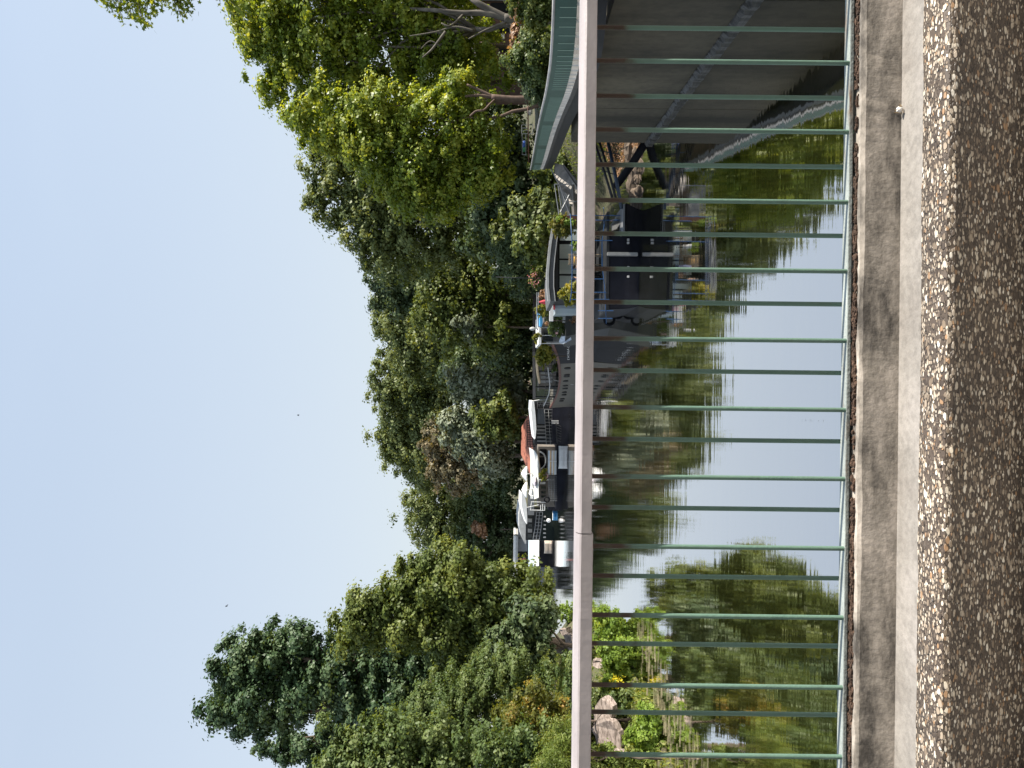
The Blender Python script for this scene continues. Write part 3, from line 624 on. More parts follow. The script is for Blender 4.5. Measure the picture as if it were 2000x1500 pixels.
# grass and herbs over the left bank (uncountable)
n = 60000; X = rs.uniform(-22, -10.5, n*3); Y = rs.uniform(13, 48, n*3); Zt = terrain_z(X, Y); S_ = sdist(X, Y)
dens = np.sin(X*1.1+1)*np.cos(Y*.9)+rs.uniform(-.6, .9, n*3)
k = (S_ > -.25) & (dens > .0) & (Zt > -.1); X, Y, Zt = X[k][:n], Y[k][:n], Zt[k][:n]
C = np.stack([X, Y, Zt+rs.uniform(0, .22, len(X))], -1)
leaves_mesh('bank_grass', C, rs.normal(size=C.shape)*[1, 1, .3], rs.uniform(.05, .16, len(C)), rs.uniform(0, 1, len(C)), LM['grass'], None, aspect=.25, rs=rs, origin=(0, 0, 0))
tag(bpy.data.objects['bank_grass'], 'rough grass and herbs covering the left bank', 'grass', kind='stuff')
n = 50000; X = rs.uniform(9, 45, n*2); Y = rs.uniform(14, 75, n*2); Zt = terrain_z(X, Y); S_ = sdist(X, Y); k = (S_ > 1.2); X, Y, Zt = X[k][:n], Y[k][:n], Zt[k][:n]
C = np.stack([X, Y, Zt+rs.uniform(0, .2, len(X))], -1)
leaves_mesh('right_bank_grass', C, rs.normal(size=C.shape)*[1, 1, .3], rs.uniform(.05, .16, len(C)), rs.uniform(0, .7, len(C)), LM['grass'], None, aspect=.25, rs=rs, origin=(0, 0, 0))
tag(bpy.data.objects['right_bank_grass'], 'rough grass on the right bank', 'grass', kind='stuff'); bpy.data.objects['right_bank_grass'].name = 'verge_grass'
# floating stalks
g = G(); rd = random.Random(21)
for i in range(170):
    u = rd.uniform(1225, 1520); f_ = (u-1225)/295; v = 1262+f_*rd.uniform(30, 135)+rd.uniform(-18, 12)
    Dd = 7500/(v-1000); p = P(u, v, Dd); L_ = rd.uniform(.12, .8); a = rd.gauss(0, .12)
    g.tube((p.x-L_/2, Dd, .012), (p.x+L_/2, Dd+a*L_, .016), .008, .004, 4)
tag(g.build('floating_reeds', M('dead_reed', (.36,.31,.18), .8, .4)), 'dead tan reed stalks floating along the left water edge', 'reeds', kind='stuff')
# bank stones
m_slab = concrete('pinkish_slab', (.09,.07,.055), (.22,.175,.15), (.32,.265,.23), 3.5, 1.0, (1, 1, 4))
SL = 'slabs on the left bank'
def slab(label, poly, D, th=.25, mat=None):
    rj = random.Random(int(D*10)); q = []
    for (a, b_, c), (d, e, f_) in zip(poly, poly[1:]+poly[:1]):
        q += [(a+(d-a)*k/4+rj.uniform(-3, 3)*(k > 0), b_+(e-b_)*k/4+rj.uniform(-3.5, 3.5)*(k > 0), c+(f_-c)*k/4) for k in range(4)]
    pts = [P(u, v, D+dd) for u, v, dd in q]; g = G(); g.ext(pts, (.05, .12, -th))
    return tag(g.build('stone_slab', mat or m_slab), label, 'slab', SL)
slab('largest sloping pinkish stone slab on the left bank', [(1398,1172,1.2),(1424,1155,1.8),(1452,1166,1.4),(1462,1212,0),(1430,1208,.1),(1408,1192,.4)], 27.5, .18)
slab('second sloping stone slab, right of the largest one and split by a crack', [(1362,1180,1.2),(1380,1162,1.8),(1420,1156,1.9),(1396,1172,1.3),(1404,1194,.5),(1380,1196,.4)], 27.9, .18)
slab('narrow sloping pinkish stone slab at the bottom left edge', [(1466,1168,1.2),(1510,1156,1.5),(1520,1226,0),(1470,1220,0)], 26.8, .18)
slab('flat pale stone slab below the flowering shrub', [(1288,1158,.8),(1302,1155,1.0),(1304,1176,0),(1290,1177,0)], 33, .15)
slab('low stone block beside the dark ivy tree', [(1228,1093,1.2),(1240,1097,1.2),(1240,1108,0),(1226,1106,0)], 46, .3)
slab('pale sloping concrete apron above the waterside shrubs', [(1240,1100,4),(1262,1108,3),(1290,1122,1),(1285,1132,0),(1250,1126,0),(1238,1113,2)], 40, .25)
# overhanging plane branch
br = thing('overhanging_branch_tree', 'plane tree rooted outside the picture whose leafy twigs hang in from the right', 'tree', (17.5, 23, 2.9), RB)
g = G(); rd = random.Random(31); limb(g, (17.5, 23, 2.6), (16.6, 23.5, 13.5), .38, .24, rd, 6, .02)
tips = []
spec = [((-60,200),[(20,212),(34,250),(42,240)]),((-60,250),[(45,262),(62,290),(48,275),(40,255)]),((-60,300),[(20,302),(10,320),(30,285)]),((-60,340),[(38,352),(30,345),(40,362),(12,372)]),((-60,400),[(25,470),(10,430),(35,460)]),((-60,150),[(5,205),(25,218),(10,235)])]
lc = []
for (su, sv), ends in spec:
    s0 = P(su, sv, 24.5); limb(g, (16.6, 23.5, 13.2), s0, .14, .05, rd, 6, .05)
    for (eu, ev) in ends:
        q = P(eu-6, ev, 24.5+rd.uniform(-.5, .5)); pts = limb(g, s0, q, .035, .008, rd, 5, .06)
        for a, c in zip(pts[1:], pts[2:]): 
            for k in range(16): lc.append(a.lerp(c, rd.random())+Vector((rd.gauss(0, .12), rd.gauss(0, .14), rd.gauss(-.06, .12))))
for i in range(4200):
    lc.append(P(rd.uniform(-260, -12), rd.gauss(300, 110), 24+rd.uniform(-3, 3)))
g.build('trunk', bark_pale, br, smooth=True)
C = np.array([tuple(x) for x in lc]); rs = np.random.RandomState(5)
leaves_mesh('crown', C, rs.normal(size=C.shape)+np.array([0, -.4, .5]), rs.uniform(.07, .14, len(C)), rs.uniform(0, .85, len(C)), LM['plane'], br, star=True, rs=rs)

# pale trunk and bare branches seen in front of the nearer crowns
def pixpath(g, pts, D, r0, r1):
    P_ = catmull([tuple(P(u, v, D+dd)) for u, v, dd in pts], 5); n_ = len(P_); g.path(P_, [r0+(r1-r0)*i/(n_-1) for i in range(n_)], 9)
def refit_trunk(treename, paths, D, mat_):
    root = bpy.data.objects[treename]
    for c in list(root.children):
        if c.name.startswith('trunk'):
            g = G(); [pixpath(g, *p[:1], D, *p[1:]) for p in paths]; o = g.build('bare_limbs', mat_, root, smooth=True)
pl = [o for o in bpy.data.objects if o.name.startswith('plane_tree')]
pl.sort(key=lambda o: -o.location.x)
refit_trunk(pl[0].name, [([(40,1066,0),(38,1030,0),(36,985,0)], .33, .30), ([(36,990,0),(18,955,0),(0,925,0),(-25,900,1)], .26, .16), ([(36,992,0),(26,950,0),(25,900,0),(20,850,0),(17,800,1)], .24, .09), ([(44,988,0),(58,950,0),(76,915,0)], .10, .04), ([(60,925,-1),(52,890,-1),(62,850,-1),(70,800,-1)], .07, .03), ([(28,905,0),(50,880,-1),(45,862,-1)], .09, .04), ([(62,870,-1),(95,845,-1),(112,825,-1)], .11, .04), ([(90,860,-1),(80,840,-1),(95,822,-1)], .05, .02)], 50.5, bark_pale)
refit_trunk(pl[1].name, [([(190,1062,0),(194,1010,0),(190,960,0)], .22, .19), ([(190,965,0),(178,940,0),(165,912,0)], .13, .06), ([(190,962,0),(186,935,0),(188,908,0)], .13, .06), ([(193,968,0),(204,956,-.5),(215,945,-1),(217,930,-1),(227,918,-1)], .07, .06)], 45.2, M('brown_bark_limb', (.11,.072,.055), .85, .35, 4, .5))
# ================================================================ BOATS, PONTOONS AND BANK OBJECTS
m_navy = M('navy_hull', (.011,.012,.018), .6, .35, 1.5, .15, spec=.12)
m_black = M('black_hull', (.007,.007,.009), .6, .4, 2, .15, spec=.12)
m_olive = M('olive_hull', (.085,.075,.055), .55, .2, .8, .3)
m_grey = M('grey_hull', (.035,.037,.035), .5, .2, 1.2, .2)
m_rust = M('rusty_strip', (.12,.045,.03), .7, .4, 3, .4)
m_white = M('white_paint', (.72,.72,.70), .5, .08, 2, .1)
m_tarp = M('white_canvas', (.80,.80,.78), .7, .05, 2, .2)
m_paleblue = M('pale_blue_panel', (.50,.58,.62), .35, .08, 1, .05)
m_dk = M('dark_frame', (.025,.027,.03), .5, .3, 3, .2, spec=.12)
m_mid = M('mid_grey', (.16,.165,.17), .6, .2, 2, .2)
m_lg = M('light_grey', (.42,.42,.41), .6, .15, 2, .2)
m_awn = M('charcoal_awning', (.075,.078,.082), .8, .2, 3, .3)
m_wood = M('weathered_wood', (.30,.23,.15), .8, .3, 4, .4, stretch=(.3,1,1))
m_plank = M('dark_planks', (.11,.095,.08), .8, .35, 4, .4)
m_blue = M('blue_rail_paint', (.015,.06,.16), .4, .2, 5, .1)
m_btarp = M('blue_tarpaulin', (.06,.28,.55), .5, .15, 2, .2)
m_red = M('red_cloth', (.50,.05,.07), .7, .15, 3, .2)
m_metal = M('galvanised_steel', (.22,.23,.24), .5, .2, 4, .1, metal=.3)
m_bluepost = M('blue_black_pole', (.02,.035,.06), .4, .3, 4, .1)
mg, nt, b = newmat('dark_glass'); b.inputs['Base Color'].default_value = (.02,.025,.03,1); b.inputs['Roughness'].default_value = .06
nt.links.new(ramp(nt, noise(nt, .7, 2), [(.3, (.01,.012,.015)), (.7, (.05,.06,.07))]), b.inputs['Base Color'])
mp_, nt, b = newmat('pale_curtained_glass'); nt.links.new(ramp(nt, noise(nt, 1.2, 3, stretch=(3,1,.4)), [(.3, (.48,.57,.57)), (.7, (.62,.70,.70))]), b.inputs['Base Color']); b.inputs['Roughness'].default_value = .12
m_tile, nt, b = newmat('red_roof_tiles')
tc = nt.nodes.new('ShaderNodeTexCoord'); bt = nt.nodes.new('ShaderNodeTexBrick'); bt.inputs['Scale'].default_value = 2.2; nt.links.new(tc.outputs['Object'], bt.inputs['Vector'])
bt.inputs['Color1'].default_value = (.42,.16,.10,1); bt.inputs['Color2'].default_value = (.33,.12,.08,1); bt.inputs['Mortar'].default_value = (.16,.06,.04,1)
x = nt.nodes.new('ShaderNodeMix'); x.data_type = 'RGBA'; x.blend_type = 'MULTIPLY'; x.inputs[0].default_value = .8; nt.links.new(bt.outputs[0], x.inputs[6]); nt.links.new(ramp(nt, noise(nt, 1.2, 6), [(.3, (.6,.55,.55)), (.7, (1.15,1.1,1.05))]), x.inputs[7])
nt.links.new(x.outputs[2], b.inputs['Base Color']); b.inputs['Roughness'].default_value = .85; bump(nt, bt.outputs['Fac'], b, .5, .02)
m_brick, nt, b = newmat('dark_brick')
tc = nt.nodes.new('ShaderNodeTexCoord'); mpx = nt.nodes.new('ShaderNodeMapping'); mpx.inputs['Rotation'].default_value = (R(90), 0, 0); bt = nt.nodes.new('ShaderNodeTexBrick'); bt.inputs['Scale'].default_value = 3.5; nt.links.new(tc.outputs['Object'], mpx.inputs[0]); nt.links.new(mpx.outputs[0], bt.inputs['Vector'])
bt.inputs['Color1'].default_value = (.13,.06,.045,1); bt.inputs['Color2'].default_value = (.085,.04,.032,1); bt.inputs['Mortar'].default_value = (.10,.085,.07,1); nt.links.new(bt.outputs[0], b.inputs['Base Color']); b.inputs['Roughness'].default_value = .9
def bx(parent, name, u0, u1, v0, v1, D, th, mat, bevel=0, label=None):
    g = G(); g.pbox(u0, u1, v0, v1, D, th); o = g.build(name, mat, parent, bevel=bevel)
    if label: o['label'] = label
    return o
def tb(parent, name, pts, r, mat, n=6, label=None):
    g = G(); g.path([P(*p) for p in pts], r, n); o = g.build(name, mat, parent, smooth=True)
    if label: o['label'] = label
    return o
def railing(parent, pts, h, r, mat, posts=8, rails=2, name='railing', mesh=False):
    "pts world points along the foot; one rail mesh with each post a sub-part"
    pts = [Vector(p) for p in pts]; g = G()
    for k in range(rails):
        z = h*(1-k/rails); g.path([p+Vector((0, 0, z)) for p in pts], r, 6)
    o = g.build(name, mat, parent, smooth=True)
    cum = [0]
    for a, c in zip(pts, pts[1:]): cum.append(cum[-1]+(c-a).length)
    for k in range(posts):
        l = cum[-1]*k/(posts-1); j = max(i for i in range(len(pts)-1) if cum[i] <= l+1e-6) if l < cum[-1] else len(pts)-2
        t = (l-cum[j])/(cum[j+1]-cum[j]); p = pts[j].lerp(pts[j+1], t)
        g = G(); g.tube(p, p+Vector((0, 0, h)), r, r, 6); g.build('post', mat, o)
    return o
def hull(parent, left, width, zt_, mat, name='hull', zb=-.5, flare=.15, tip=None, decks=True, dirn=None):
    "left: waterside points (x,y); width to landward; zt_ deck edge heights"
    rings = []; n = len(left)
    if not hasattr(width, '__len__'): width = [width]*n
    for i, (x, y) in enumerate(left):
        a = np.array(left[max(i-1, 0)]); c = np.array(left[min(i+1, n-1)]); t = (c-a)/np.linalg.norm(c-a); nn = np.array(dirn) if dirn else np.array([t[1], -t[0]])
        L_ = np.array([x, y]); Rr = L_+nn*width[i]; z = zt_[i]
        rings.append([(L_[0], L_[1], z), (Rr[0], Rr[1], z), (Rr[0]-nn[0]*flare, Rr[1]-nn[1]*flare, zb), (L_[0]+nn[0]*flare, L_[1]+nn[1]*flare, zb)])
    g = G(); g.loft(rings); return g.build(name, mat, parent)
def pt(label, name, lobes, D, n, leaf, mt, seed, base_v, cat='plant', group='potted and trained plants on the boats', rc=.15, **k):
    cu = sum(l[0] for l in lobes)/len(lobes); b_ = P(cu, base_v, D)
    return tree(name, label, lobes, D, tuple(b_), n, leaf, rc, mt, seed, tr=k.pop('tr', .02), cat=cat, group=group, minz=.05, **k)
def pot(label, u, v0, v1, D, mat, r=.16):
    a = P(u, v1, D); c = P(u, v0, D); h = c.z-a.z; g = G()
    rings = [[(a.x+rr*math.cos(t), D+rr*math.sin(t), a.z+hh*h) for t in np.linspace(0, 2*math.pi, 12, endpoint=False)] for rr, hh in ((r*.7, 0), (r*.95, .8), (r*1.08, .82), (r*1.08, 1), (r*.9, .98), (r*.85, .9))]
    g.loft(rings); return tag(g.build('plant_pot', mat, bevel=0), label, 'plant pot', 'plant pots on the houseboats')
# ---------------- 1 dark houseboat with awning
hb = thing('houseboat', 'dark navy houseboat with charcoal awning roof and pale curtained windows, nearest of all', 'houseboat', (4.9, 34, -.4))
xa = P(458, 1200, 31).x; xb = P(602, 1200, 31).x
g = G(); g.loft([[(xb+.2, 31.15, -.4), (xa, 31.15, -.4), (xa+.1, 38, -.4), (xb+.2, 38, -.4)], [(xb, 31.0, .4), (xa, 31, .4), (xa+.1, 38, .4), (xb, 38, .4)], [(xb-.05, 30.95, 1.22), (xa, 30.95, 1.22), (xa+.1, 38, 1.22), (xb-.05, 38, 1.22)]])
g.build('hull', m_navy, hb, bevel=.03)
g = G(); g.box((xb-.1, 30.9, 1.23), (xa+.9, 38, 1.33)); g.build('deck', m_dk, hb)
c0 = P(404, 1200, 30.6).x; c1 = P(458, 1200, 30.6).x
g = G(); g.loft([[(c0-.30, 30.4, -.4), (c1+.02, 30.4, -.4), (c1+.02, 34, -.4), (c0-.30, 34, -.4)], [(c0-.12, 30.2, .3), (c1+.02, 30.2, .3), (c1+.02, 34, .3), (c0-.12, 34, .3)], [(c0+.05, 30.0, .72), (c1+.02, 30.0, .72), (c1+.02, 34, .72), (c0+.05, 34, .72)]])
g.build('bow', m_black, hb, bevel=.04)
g = G(); g.box((c0, 30.1, .73), (c1, 34, .80)); g.build('bow_deck', m_mid, hb)
bx(hb, 'bumper', 492, 500, 1186, 1246, 30.8, .14, M('bumper_grey', (.26,.26,.25), .6, .2), .02)
for i, u in enumerate((468, 474, 522, 540)): bx(hb, 'fairlead', u-2, u+2, 1225, 1229, 30.86, .1, m_lg)
bx(hb, 'cabin_wall', 446, 582, 1088, 1150, 35, 4.5, m_dk)
for (a, c) in ((448, 470), (477, 505), (508, 535), (538.5, 562), (565, 580)):
    bx(hb, 'window', a, c, 1093, 1127, 34.94, .05, mp_)
def awn_poly(v_off0, v_off1):
    us = [436, 470, 500, 530, 560, 588]; tp = [1079, 1073, 1069.5, 1067, 1067, 1070]
    return us, tp
us, tp = awn_poly(0, 0)
for (nm, o0, o1, D, th, mt) in (('awning_fascia', 0, 5.0, 33.2, .25, m_lg), ('awning', 5.2, 13.5, 33.26, 4.5, m_awn), ('gutter', 13.6, 15.2, 33.2, .12, m_lg), ('awning_skirt', 15.4, 22.5, 33.5, .3, M('dark_awning', (.03,.032,.035), .8, .2, 3, .3))):
    g = G(); poly = [P(u, v+o0, D) for u, v in zip(us, tp)]+[P(u, v+o1 if nm != 'awning_skirt' else 1090.5, D) for u, v in reversed(list(zip(us, tp)))]
    g.ext(poly, (0, th, 0)); g.build(nm, mt, hb)
g = G(); g.path([P(418, 1114, 30.9), P(470, 1117, 30.9), P(530, 1117.5, 30.9), P(572, 1116, 30.9), P(590, 1113, 30.9)], .022, 6)
g.path([P(405, 1179, 30.9), P(440, 1180, 30.9), P(470, 1176, 30.9), P(520, 1176, 30.9), P(560, 1181, 30.9), P(632, 1184, 30.9)], .016, 6)
rr = g.build('guard_rail', m_blue, hb, smooth=True)
for (u, a, c) in ((421, 1112, 1213), (430, 1150, 1211), (470, 1116, 1196), (526, 1117, 1178), (545, 1117, 1178), (571, 1116, 1184), (585, 1113, 1190), (607, 1168, 1198), (622, 1168, 1196)):
    g = G(); g.tube(P(u, a, 30.9), P(u, c, 30.9), .018, .018, 6); g.build('post', m_blue, rr)
# brick post, crate, chairs, plants, people
bx(None, 'brick_post', 421, 429, 1089, 1146, 32.5, .3, m_rust); tag(bpy.data.objects['brick_post'], 'rusty red post at the gangway end of the dark houseboat', 'post')
pt('orange and yellow leaved climber hanging by the rusty post on the houseboat', 'climber', [(438,1085,12),(447,1097,13),(440,1110,10),(455,1090,9),(452,1112,10),(430,1100,9)], 32.6, 5000, .05, 'autumn', 80, 1135)
pt('bright green trailing plant tucked in the orange leaved climber', 'climber', [(433,1108,6),(434,1116,6),(426,1092,5)], 32.2, 900, .05, 'lush', 81, 1130)
pt('yellow-green leafy plant at the left end of the dark houseboat', 'potted_plant', [(566,1108,9),(575,1100,9),(580,1118,12),(560,1122,8),(590,1112,7),(570,1128,10)], 31.8, 4200, .055, 'yellow', 82, 1150)
pt('small green plant with white blooms on the houseboat deck table', 'potted_plant', [(478,1124,6),(484,1128,6)], 32.2, 700, .045, 'lush', 83, 1138)
pot('white bowl under the small green plant on the houseboat deck', 480, 1132, 1142, 32.2, m_white, .12)
pot('dark planter below the yellow-green leafy plant', 575, 1134, 1152, 31.8, m_dk, .3)
t = thing('deck_chair', 'pale wooden slatted deck chair facing away on the houseboat', 'chair', tuple(P(507, 1148, 32.5)))
c = P(507, 1148, 32.5)
for k in range(5):
    g = G(); g.box((c.x-.2, c.y-.02, c.z+.42+k*.085), (c.x+.2, c.y+.015, c.z+.47+k*.085)); g.build('slat', m_wood, t)
g = G(); g.box((c.x-.22, c.y, c.z+.38), (c.x+.22, c.y+.42, c.z+.42)); g.build('seat', m_wood, t)
for sx in (-.21, .21):
    for sy in (0, .4): g = G(); g.tube((c.x+sx, c.y+sy, 1.33), (c.x+sx, c.y+sy, c.z+(.84 if sy == 0 else .4)), .018, .018, 6); g.build('leg', m_wood, t)
g = G(); g.ell((c.x, c.y+.12, c.z+.5), (.17, .06, .13), 10, 6, .08); tag(g.build('cushion', M('orange_cloth', (.75,.42,.05), .8, .1), smooth=True), 'orange-yellow cushion leaning on the slatted deck chair', 'cushion')
g = G(); a = P(520, 1130, 33); g.box((a.x-.1, 33, a.z-.03), (a.x+1.5, 33.7, a.z)); 
t = thing('deck_table', 'pale wooden table on the deck of the dark houseboat', 'table', (a.x+.7, 33.3, 1.33)); g.build('tabletop', m_wood, t)
for sx in (0, 1.35):
    for sy in (.1, .6): g = G(); g.tube((a.x+sx, 33+sy, 1.33), (a.x+sx, 33+sy, a.z-.03), .03, .03, 6); g.build('leg', m_wood, t)
m_skin = M('skin', (.45,.27,.19), .6, .08, 6, 0); m_hair = M('dark_hair', (.015,.012,.01), .6, .3, 20, .3); m_shirt = M('black_shirt', (.02,.02,.025), .8, .2, 8, .3); m_tee = M('navy_shirt', (.03,.04,.09), .8, .2, 8, .3)
def person(label, base, face, shirt, seed):
    "seated figure grown from a joint skeleton; base = point on the floor under the hips"
    b0 = Vector(base); rot = Matrix.Rotation(face, 3, 'Z'); t = thing('person', label, 'person', base)
    J = {'pel': ((0,0,.50), .13), 'sp': ((0,-.02,.68), .12), 'ch': ((0,0,.86), .145), 'nk': ((0,.01,1.03), .055), 'hd0': ((0,.02,1.12), .07), 'hd1': ((0,.02,1.22), .085),
         'hL': ((.10,0,.47), .095), 'kL': ((.14,.42,.50), .065), 'aL': ((.14,.44,.08), .045), 'fL': ((.14,.60,.04), .038), 'hR': ((-.10,0,.47), .095), 'kR': ((-.14,.42,.50), .065), 'aR': ((-.14,.44,.08), .045), 'fR': ((-.14,.60,.04), .038),
         'sL': ((.19,0,.95), .06), 'eL': ((.25,.10,.70), .042), 'wL': ((.16,.32,.66), .030), 'pL': ((.13,.40,.67), .034), 'sR': ((-.19,0,.95), .06), 'eR': ((-.25,.10,.70), .042), 'wR': ((-.16,.32,.66), .030), 'pR': ((-.13,.40,.67), .034)}
    for s_, sd_ in (('L', 1), ('R', -1)):
        for k in range(5):
            J['f%d%s' % (k, s_)] = ((sd_*(.13+(k-2)*.016 if k < 4 else .10), .47 if k < 4 else .42, .655), .009)
    E = [('pel','sp'),('sp','ch'),('ch','nk'),('nk','hd0'),('hd0','hd1')]
    for s_ in 'LR': E += [('pel','h'+s_),('h'+s_,'k'+s_),('k'+s_,'a'+s_),('a'+s_,'f'+s_),('ch','s'+s_),('s'+s_,'e'+s_),('e'+s_,'w'+s_),('w'+s_,'p'+s_)]+[('p'+s_, 'f%d%s' % (k, s_)) for k in range(5)]
    names = list(J); me = bpy.data.meshes.new('body'); me.from_pydata([tuple(rot @ Vector(J[n][0])) for n in names], [(names.index(a), names.index(c)) for a, c in E], [])
    o = link_mesh('body', me, t); md = o.modifiers.new('skin', 'SKIN')
    for i, n in enumerate(names): me.skin_vertices[0].data[i].radius = (J[n][1],)*2; me.skin_vertices[0].data[i].use_root = (n == 'pel')
    o.modifiers.new('sub', 'SUBSURF').levels = 1
    dg = bpy.context.evaluated_depsgraph_get(); m2 = bpy.data.meshes.new_from_object(o.evaluated_get(dg)); o.modifiers.clear(); o.data = m2
    m2.materials.clear()
    for mm in (shirt, m_skin, m_dk): m2.materials.append(mm)
    inv = rot.transposed()
    for p in m2.polygons:
        q = inv @ p.center
        p.material_index = 1 if (q.z > 1.03 or (q.z > .6 and q.y > .16)) else (2 if q.z < .56 else 0); p.use_smooth = True
    g = G(); h = b0+rot @ Vector((0, -.005, 1.235)); g.ell(h, (.098, .105, .10), 12, 8, .04, random.Random(seed)); g.build('hair', m_hair, t, smooth=True)
    g = G(); f = b0+rot @ Vector((0, .115, 1.16)); g.ell(f, (.014, .022, .02), 6, 4); g.build('nose', m_skin, t, smooth=True)
person('person in a navy shirt with dark hair seated beside the slatted deck chair', tuple(P(521, 1130, 32.2).xy)+(1.33,), R(60), m_tee, 1)
person('person in black leaning forward at the deck table, next to the yellow-green plant', tuple(P(545, 1130, 32.4).xy)+(1.33,), R(-60), m_shirt, 2)
for k, u in enumerate((521, 545)):
    q = P(u, 1130, 32.3); g = G(); g.ell((q.x, q.y, 1.71), (.19, .19, .05), 10, 5); g.tube((q.x, q.y, 1.33), (q.x, q.y, 1.71), .05, .05, 8)
    tag(g.build('stool', m_dk), ['dark stool under the person in the navy shirt', 'dark stool under the person in black'][k], 'stool', 'stools on the houseboat')
# gangway, ramp, struts at the end of the quay
rp = thing('ramp', 'sloping grey stone ramp going down from the fence to the houseboat gangway', 'ramp', tuple(P(340, 1200, 35)))
g = G(); g.ext([P(318, 1083, 38), P(345, 1083, 37), P(398, 1113, 34), P(402, 1140, 33.5), P(385, 1140, 33.5), P(322, 1098, 37)], (.5, 2.0, -.1)); g.build('side_wall', m_stone, rp)
g = G(); g.ext([P(320, 1100, 36.6), P(328, 1104, 36.5), P(384, 1143, 33.4), P(376, 1146, 33.4)], (0, .6, 0)); g.build('step_edge', m_plank, rp)
gw = thing('gangway', 'grey metal gangway with cross-braced mesh sides beside the rusty post', 'gangway', tuple(P(395, 1150, 33)))
for D in (33.4, 34.6):
    g = G()
    for a, c in (((360,1083),(421,1092)), ((362,1090),(418,1098)), ((400,1105),(423,1116)), ((330,1076),(402,1114)), ((360,1083),(360,1120)), ((394,1106),(394,1131)), ((421,1092),(421,1117)), ((360,1092),(421,1114)), ((415,1094),(380,1112))):
        g.tube(P(*a, D), P(*c, D), .022, .022, 6)
    g.build('side_frame', m_metal, gw)
    g = G(); g.ext([P(366, 1093, D), P(418, 1099, D), P(420, 1114, D), P(382, 1110, D)], (0, .02, 0)); g.build('mesh_panel', M('mesh_grey', (.24,.25,.25), .6, .2, 30, .3), gw)
g = G(); g.ext([P(360, 1118, 33.4), P(421, 1122, 33.4), P(421, 1126, 33.4), P(360, 1122, 33.4)], (0, 1.2, 0)); g.build('walking_deck', m_plank, gw)
MS = 'mooring struts between the quay end and the dark houseboat'
for lab, a, c, r, mt in (('upper dark steel mooring strut of the three', (1158,268),(1197,391), .05, m_dk), ('middle dark steel mooring strut of the three', (1170,275),(1204,391), .05, m_dk), ('lowest and thickest blue-black mooring strut ending at the black bow', (1186,270),(1214,408), .07, m_bluepost)):
    tag(tb(None, 'mooring_strut', [(a[1], a[0], 30.2), ((a[1]+c[1])/2, (a[0]+c[0])/2+1, 30.2), (c[1], c[0], 30.2)], r, mt, 8), lab, 'strut', MS)
tag(tb(None, 'floating_boom', [(276, 1262, 29.4), (318, 1236, 30.2), (365, 1202, 31)], .16, m_black, 10), 'thick black timber boom slanting up from the water at the quay end', 'boom')
for i, (a, c) in enumerate((((1170, 300), (1210, 302)), ((1180, 340), (1205, 343)))):
    tb_ = tb(None, 'cross_strut', [(a[1]-6, a[0], 30.3), (c[1], c[0], 30.3)], .02, m_bluepost); tag(tb_, ['thin blue-black cross strut nearer the quay', 'thin blue-black cross strut nearer the houseboat'][i], 'strut', MS)
m_rock = M('brown_rock', (.12,.09,.065), .9, .5, 3, .6); rs_ = random.Random(90); RK = 'rocks on the bank below the gangway'
rl_ = ['large', 'flat', 'jagged', 'rounded', 'mossy', 'small', 'pale', 'brown', 'wet', 'split']
for i in range(10):
    u = 290+i*12; v = [1200,1222,1190,1232,1210,1226,1196,1235,1215,1228][i]; D = 31+(1240-v)*.05
    p = P(u, v, D); p.z = max(gz(p.x, p.y)+.05, .02); s = [.45,.3,.35,.28,.4,.18,.33,.22,.36,.25][i]
    g = G(); g.ell(p, (s*1.2, s, s*.7), 8, 6, .18, rs_); tag(g.build('rock', m_rock), rl_[i]+' rock on the brown bank, number %s from the quay end' % ['first','second','third','fourth','fifth','sixth','seventh','eighth','ninth','tenth'][i], 'rock', RK)
C = np.array([(x_, y_, gz(x_, y_)+.05) for x_, y_ in zip(np.random.RandomState(4).uniform(8.6, 13, 9000), np.random.RandomState(5).uniform(29.4, 38, 9000)) if gz(x_, y_) > -.1])
rs = np.random.RandomState(6); leaves_mesh('leaf_litter', C, rs.normal(size=C.shape)*.5+np.array([0, 0, 1]), rs.uniform(.03, .10, len(C)), rs.uniform(0, 1, len(C)), LM['pink'], None, rs=rs, origin=(0, 0, 0), aspect=.35)
tag(bpy.data.objects['leaf_litter'], 'brown fallen leaves and twigs on the bank at the quay end', 'leaf litter', kind='stuff')
# ---------------- 2 grey and white boat
rb2 = thing('river_boat', 'grey hulled river boat with white roof edge and plants, left of the awning houseboat', 'boat', (3.2, 42, -.4))
g = G(); rg = []
for z, (uu, dd) in ((-.4, (655, 40.4)), (.6, (662, 40.1)), (1.3, (668, 39.9)), (2.0, (673, 39.8)), (2.35, (676, 39.7))):
    xl = P(uu, 1150, dd).x; xr = P(590, 1150, 40).x; rg.append([(xl, dd+1.4, z), (xl+.5, dd+.1, z), (xr, 40, z), (xr, 46, z), (xl+.8, 46, z)])
g.loft(rg); g.build('hull', m_grey, rb2, bevel=.02)
bx(rb2, 'cabin_wall', 584, 603, 1084, 1140, 38.4, 3.5, M('blue_grey_panel', (.36,.43,.50), .5, .08, 1, .05))
bx(rb2, 'side_panel', 603.2, 613, 1084, 1140, 38.6, 3.3, m_paleblue)
bx(rb2, 'red_trim', 583, 604, 1080.6, 1084, 38.3, .3, m_red)
bx(rb2, 'white_panel', 588, 627, 1073.4, 1080.4, 38.3, .2, m_tarp)
g = G(); g.ext([P(612, 1052.5, 41.5), P(673, 1052, 41.5), P(673, 1057.5, 41.5), P(612, 1057, 41.5)], (0, 4.2, .05)); g.build('roof', m_white, rb2, bevel=.02)
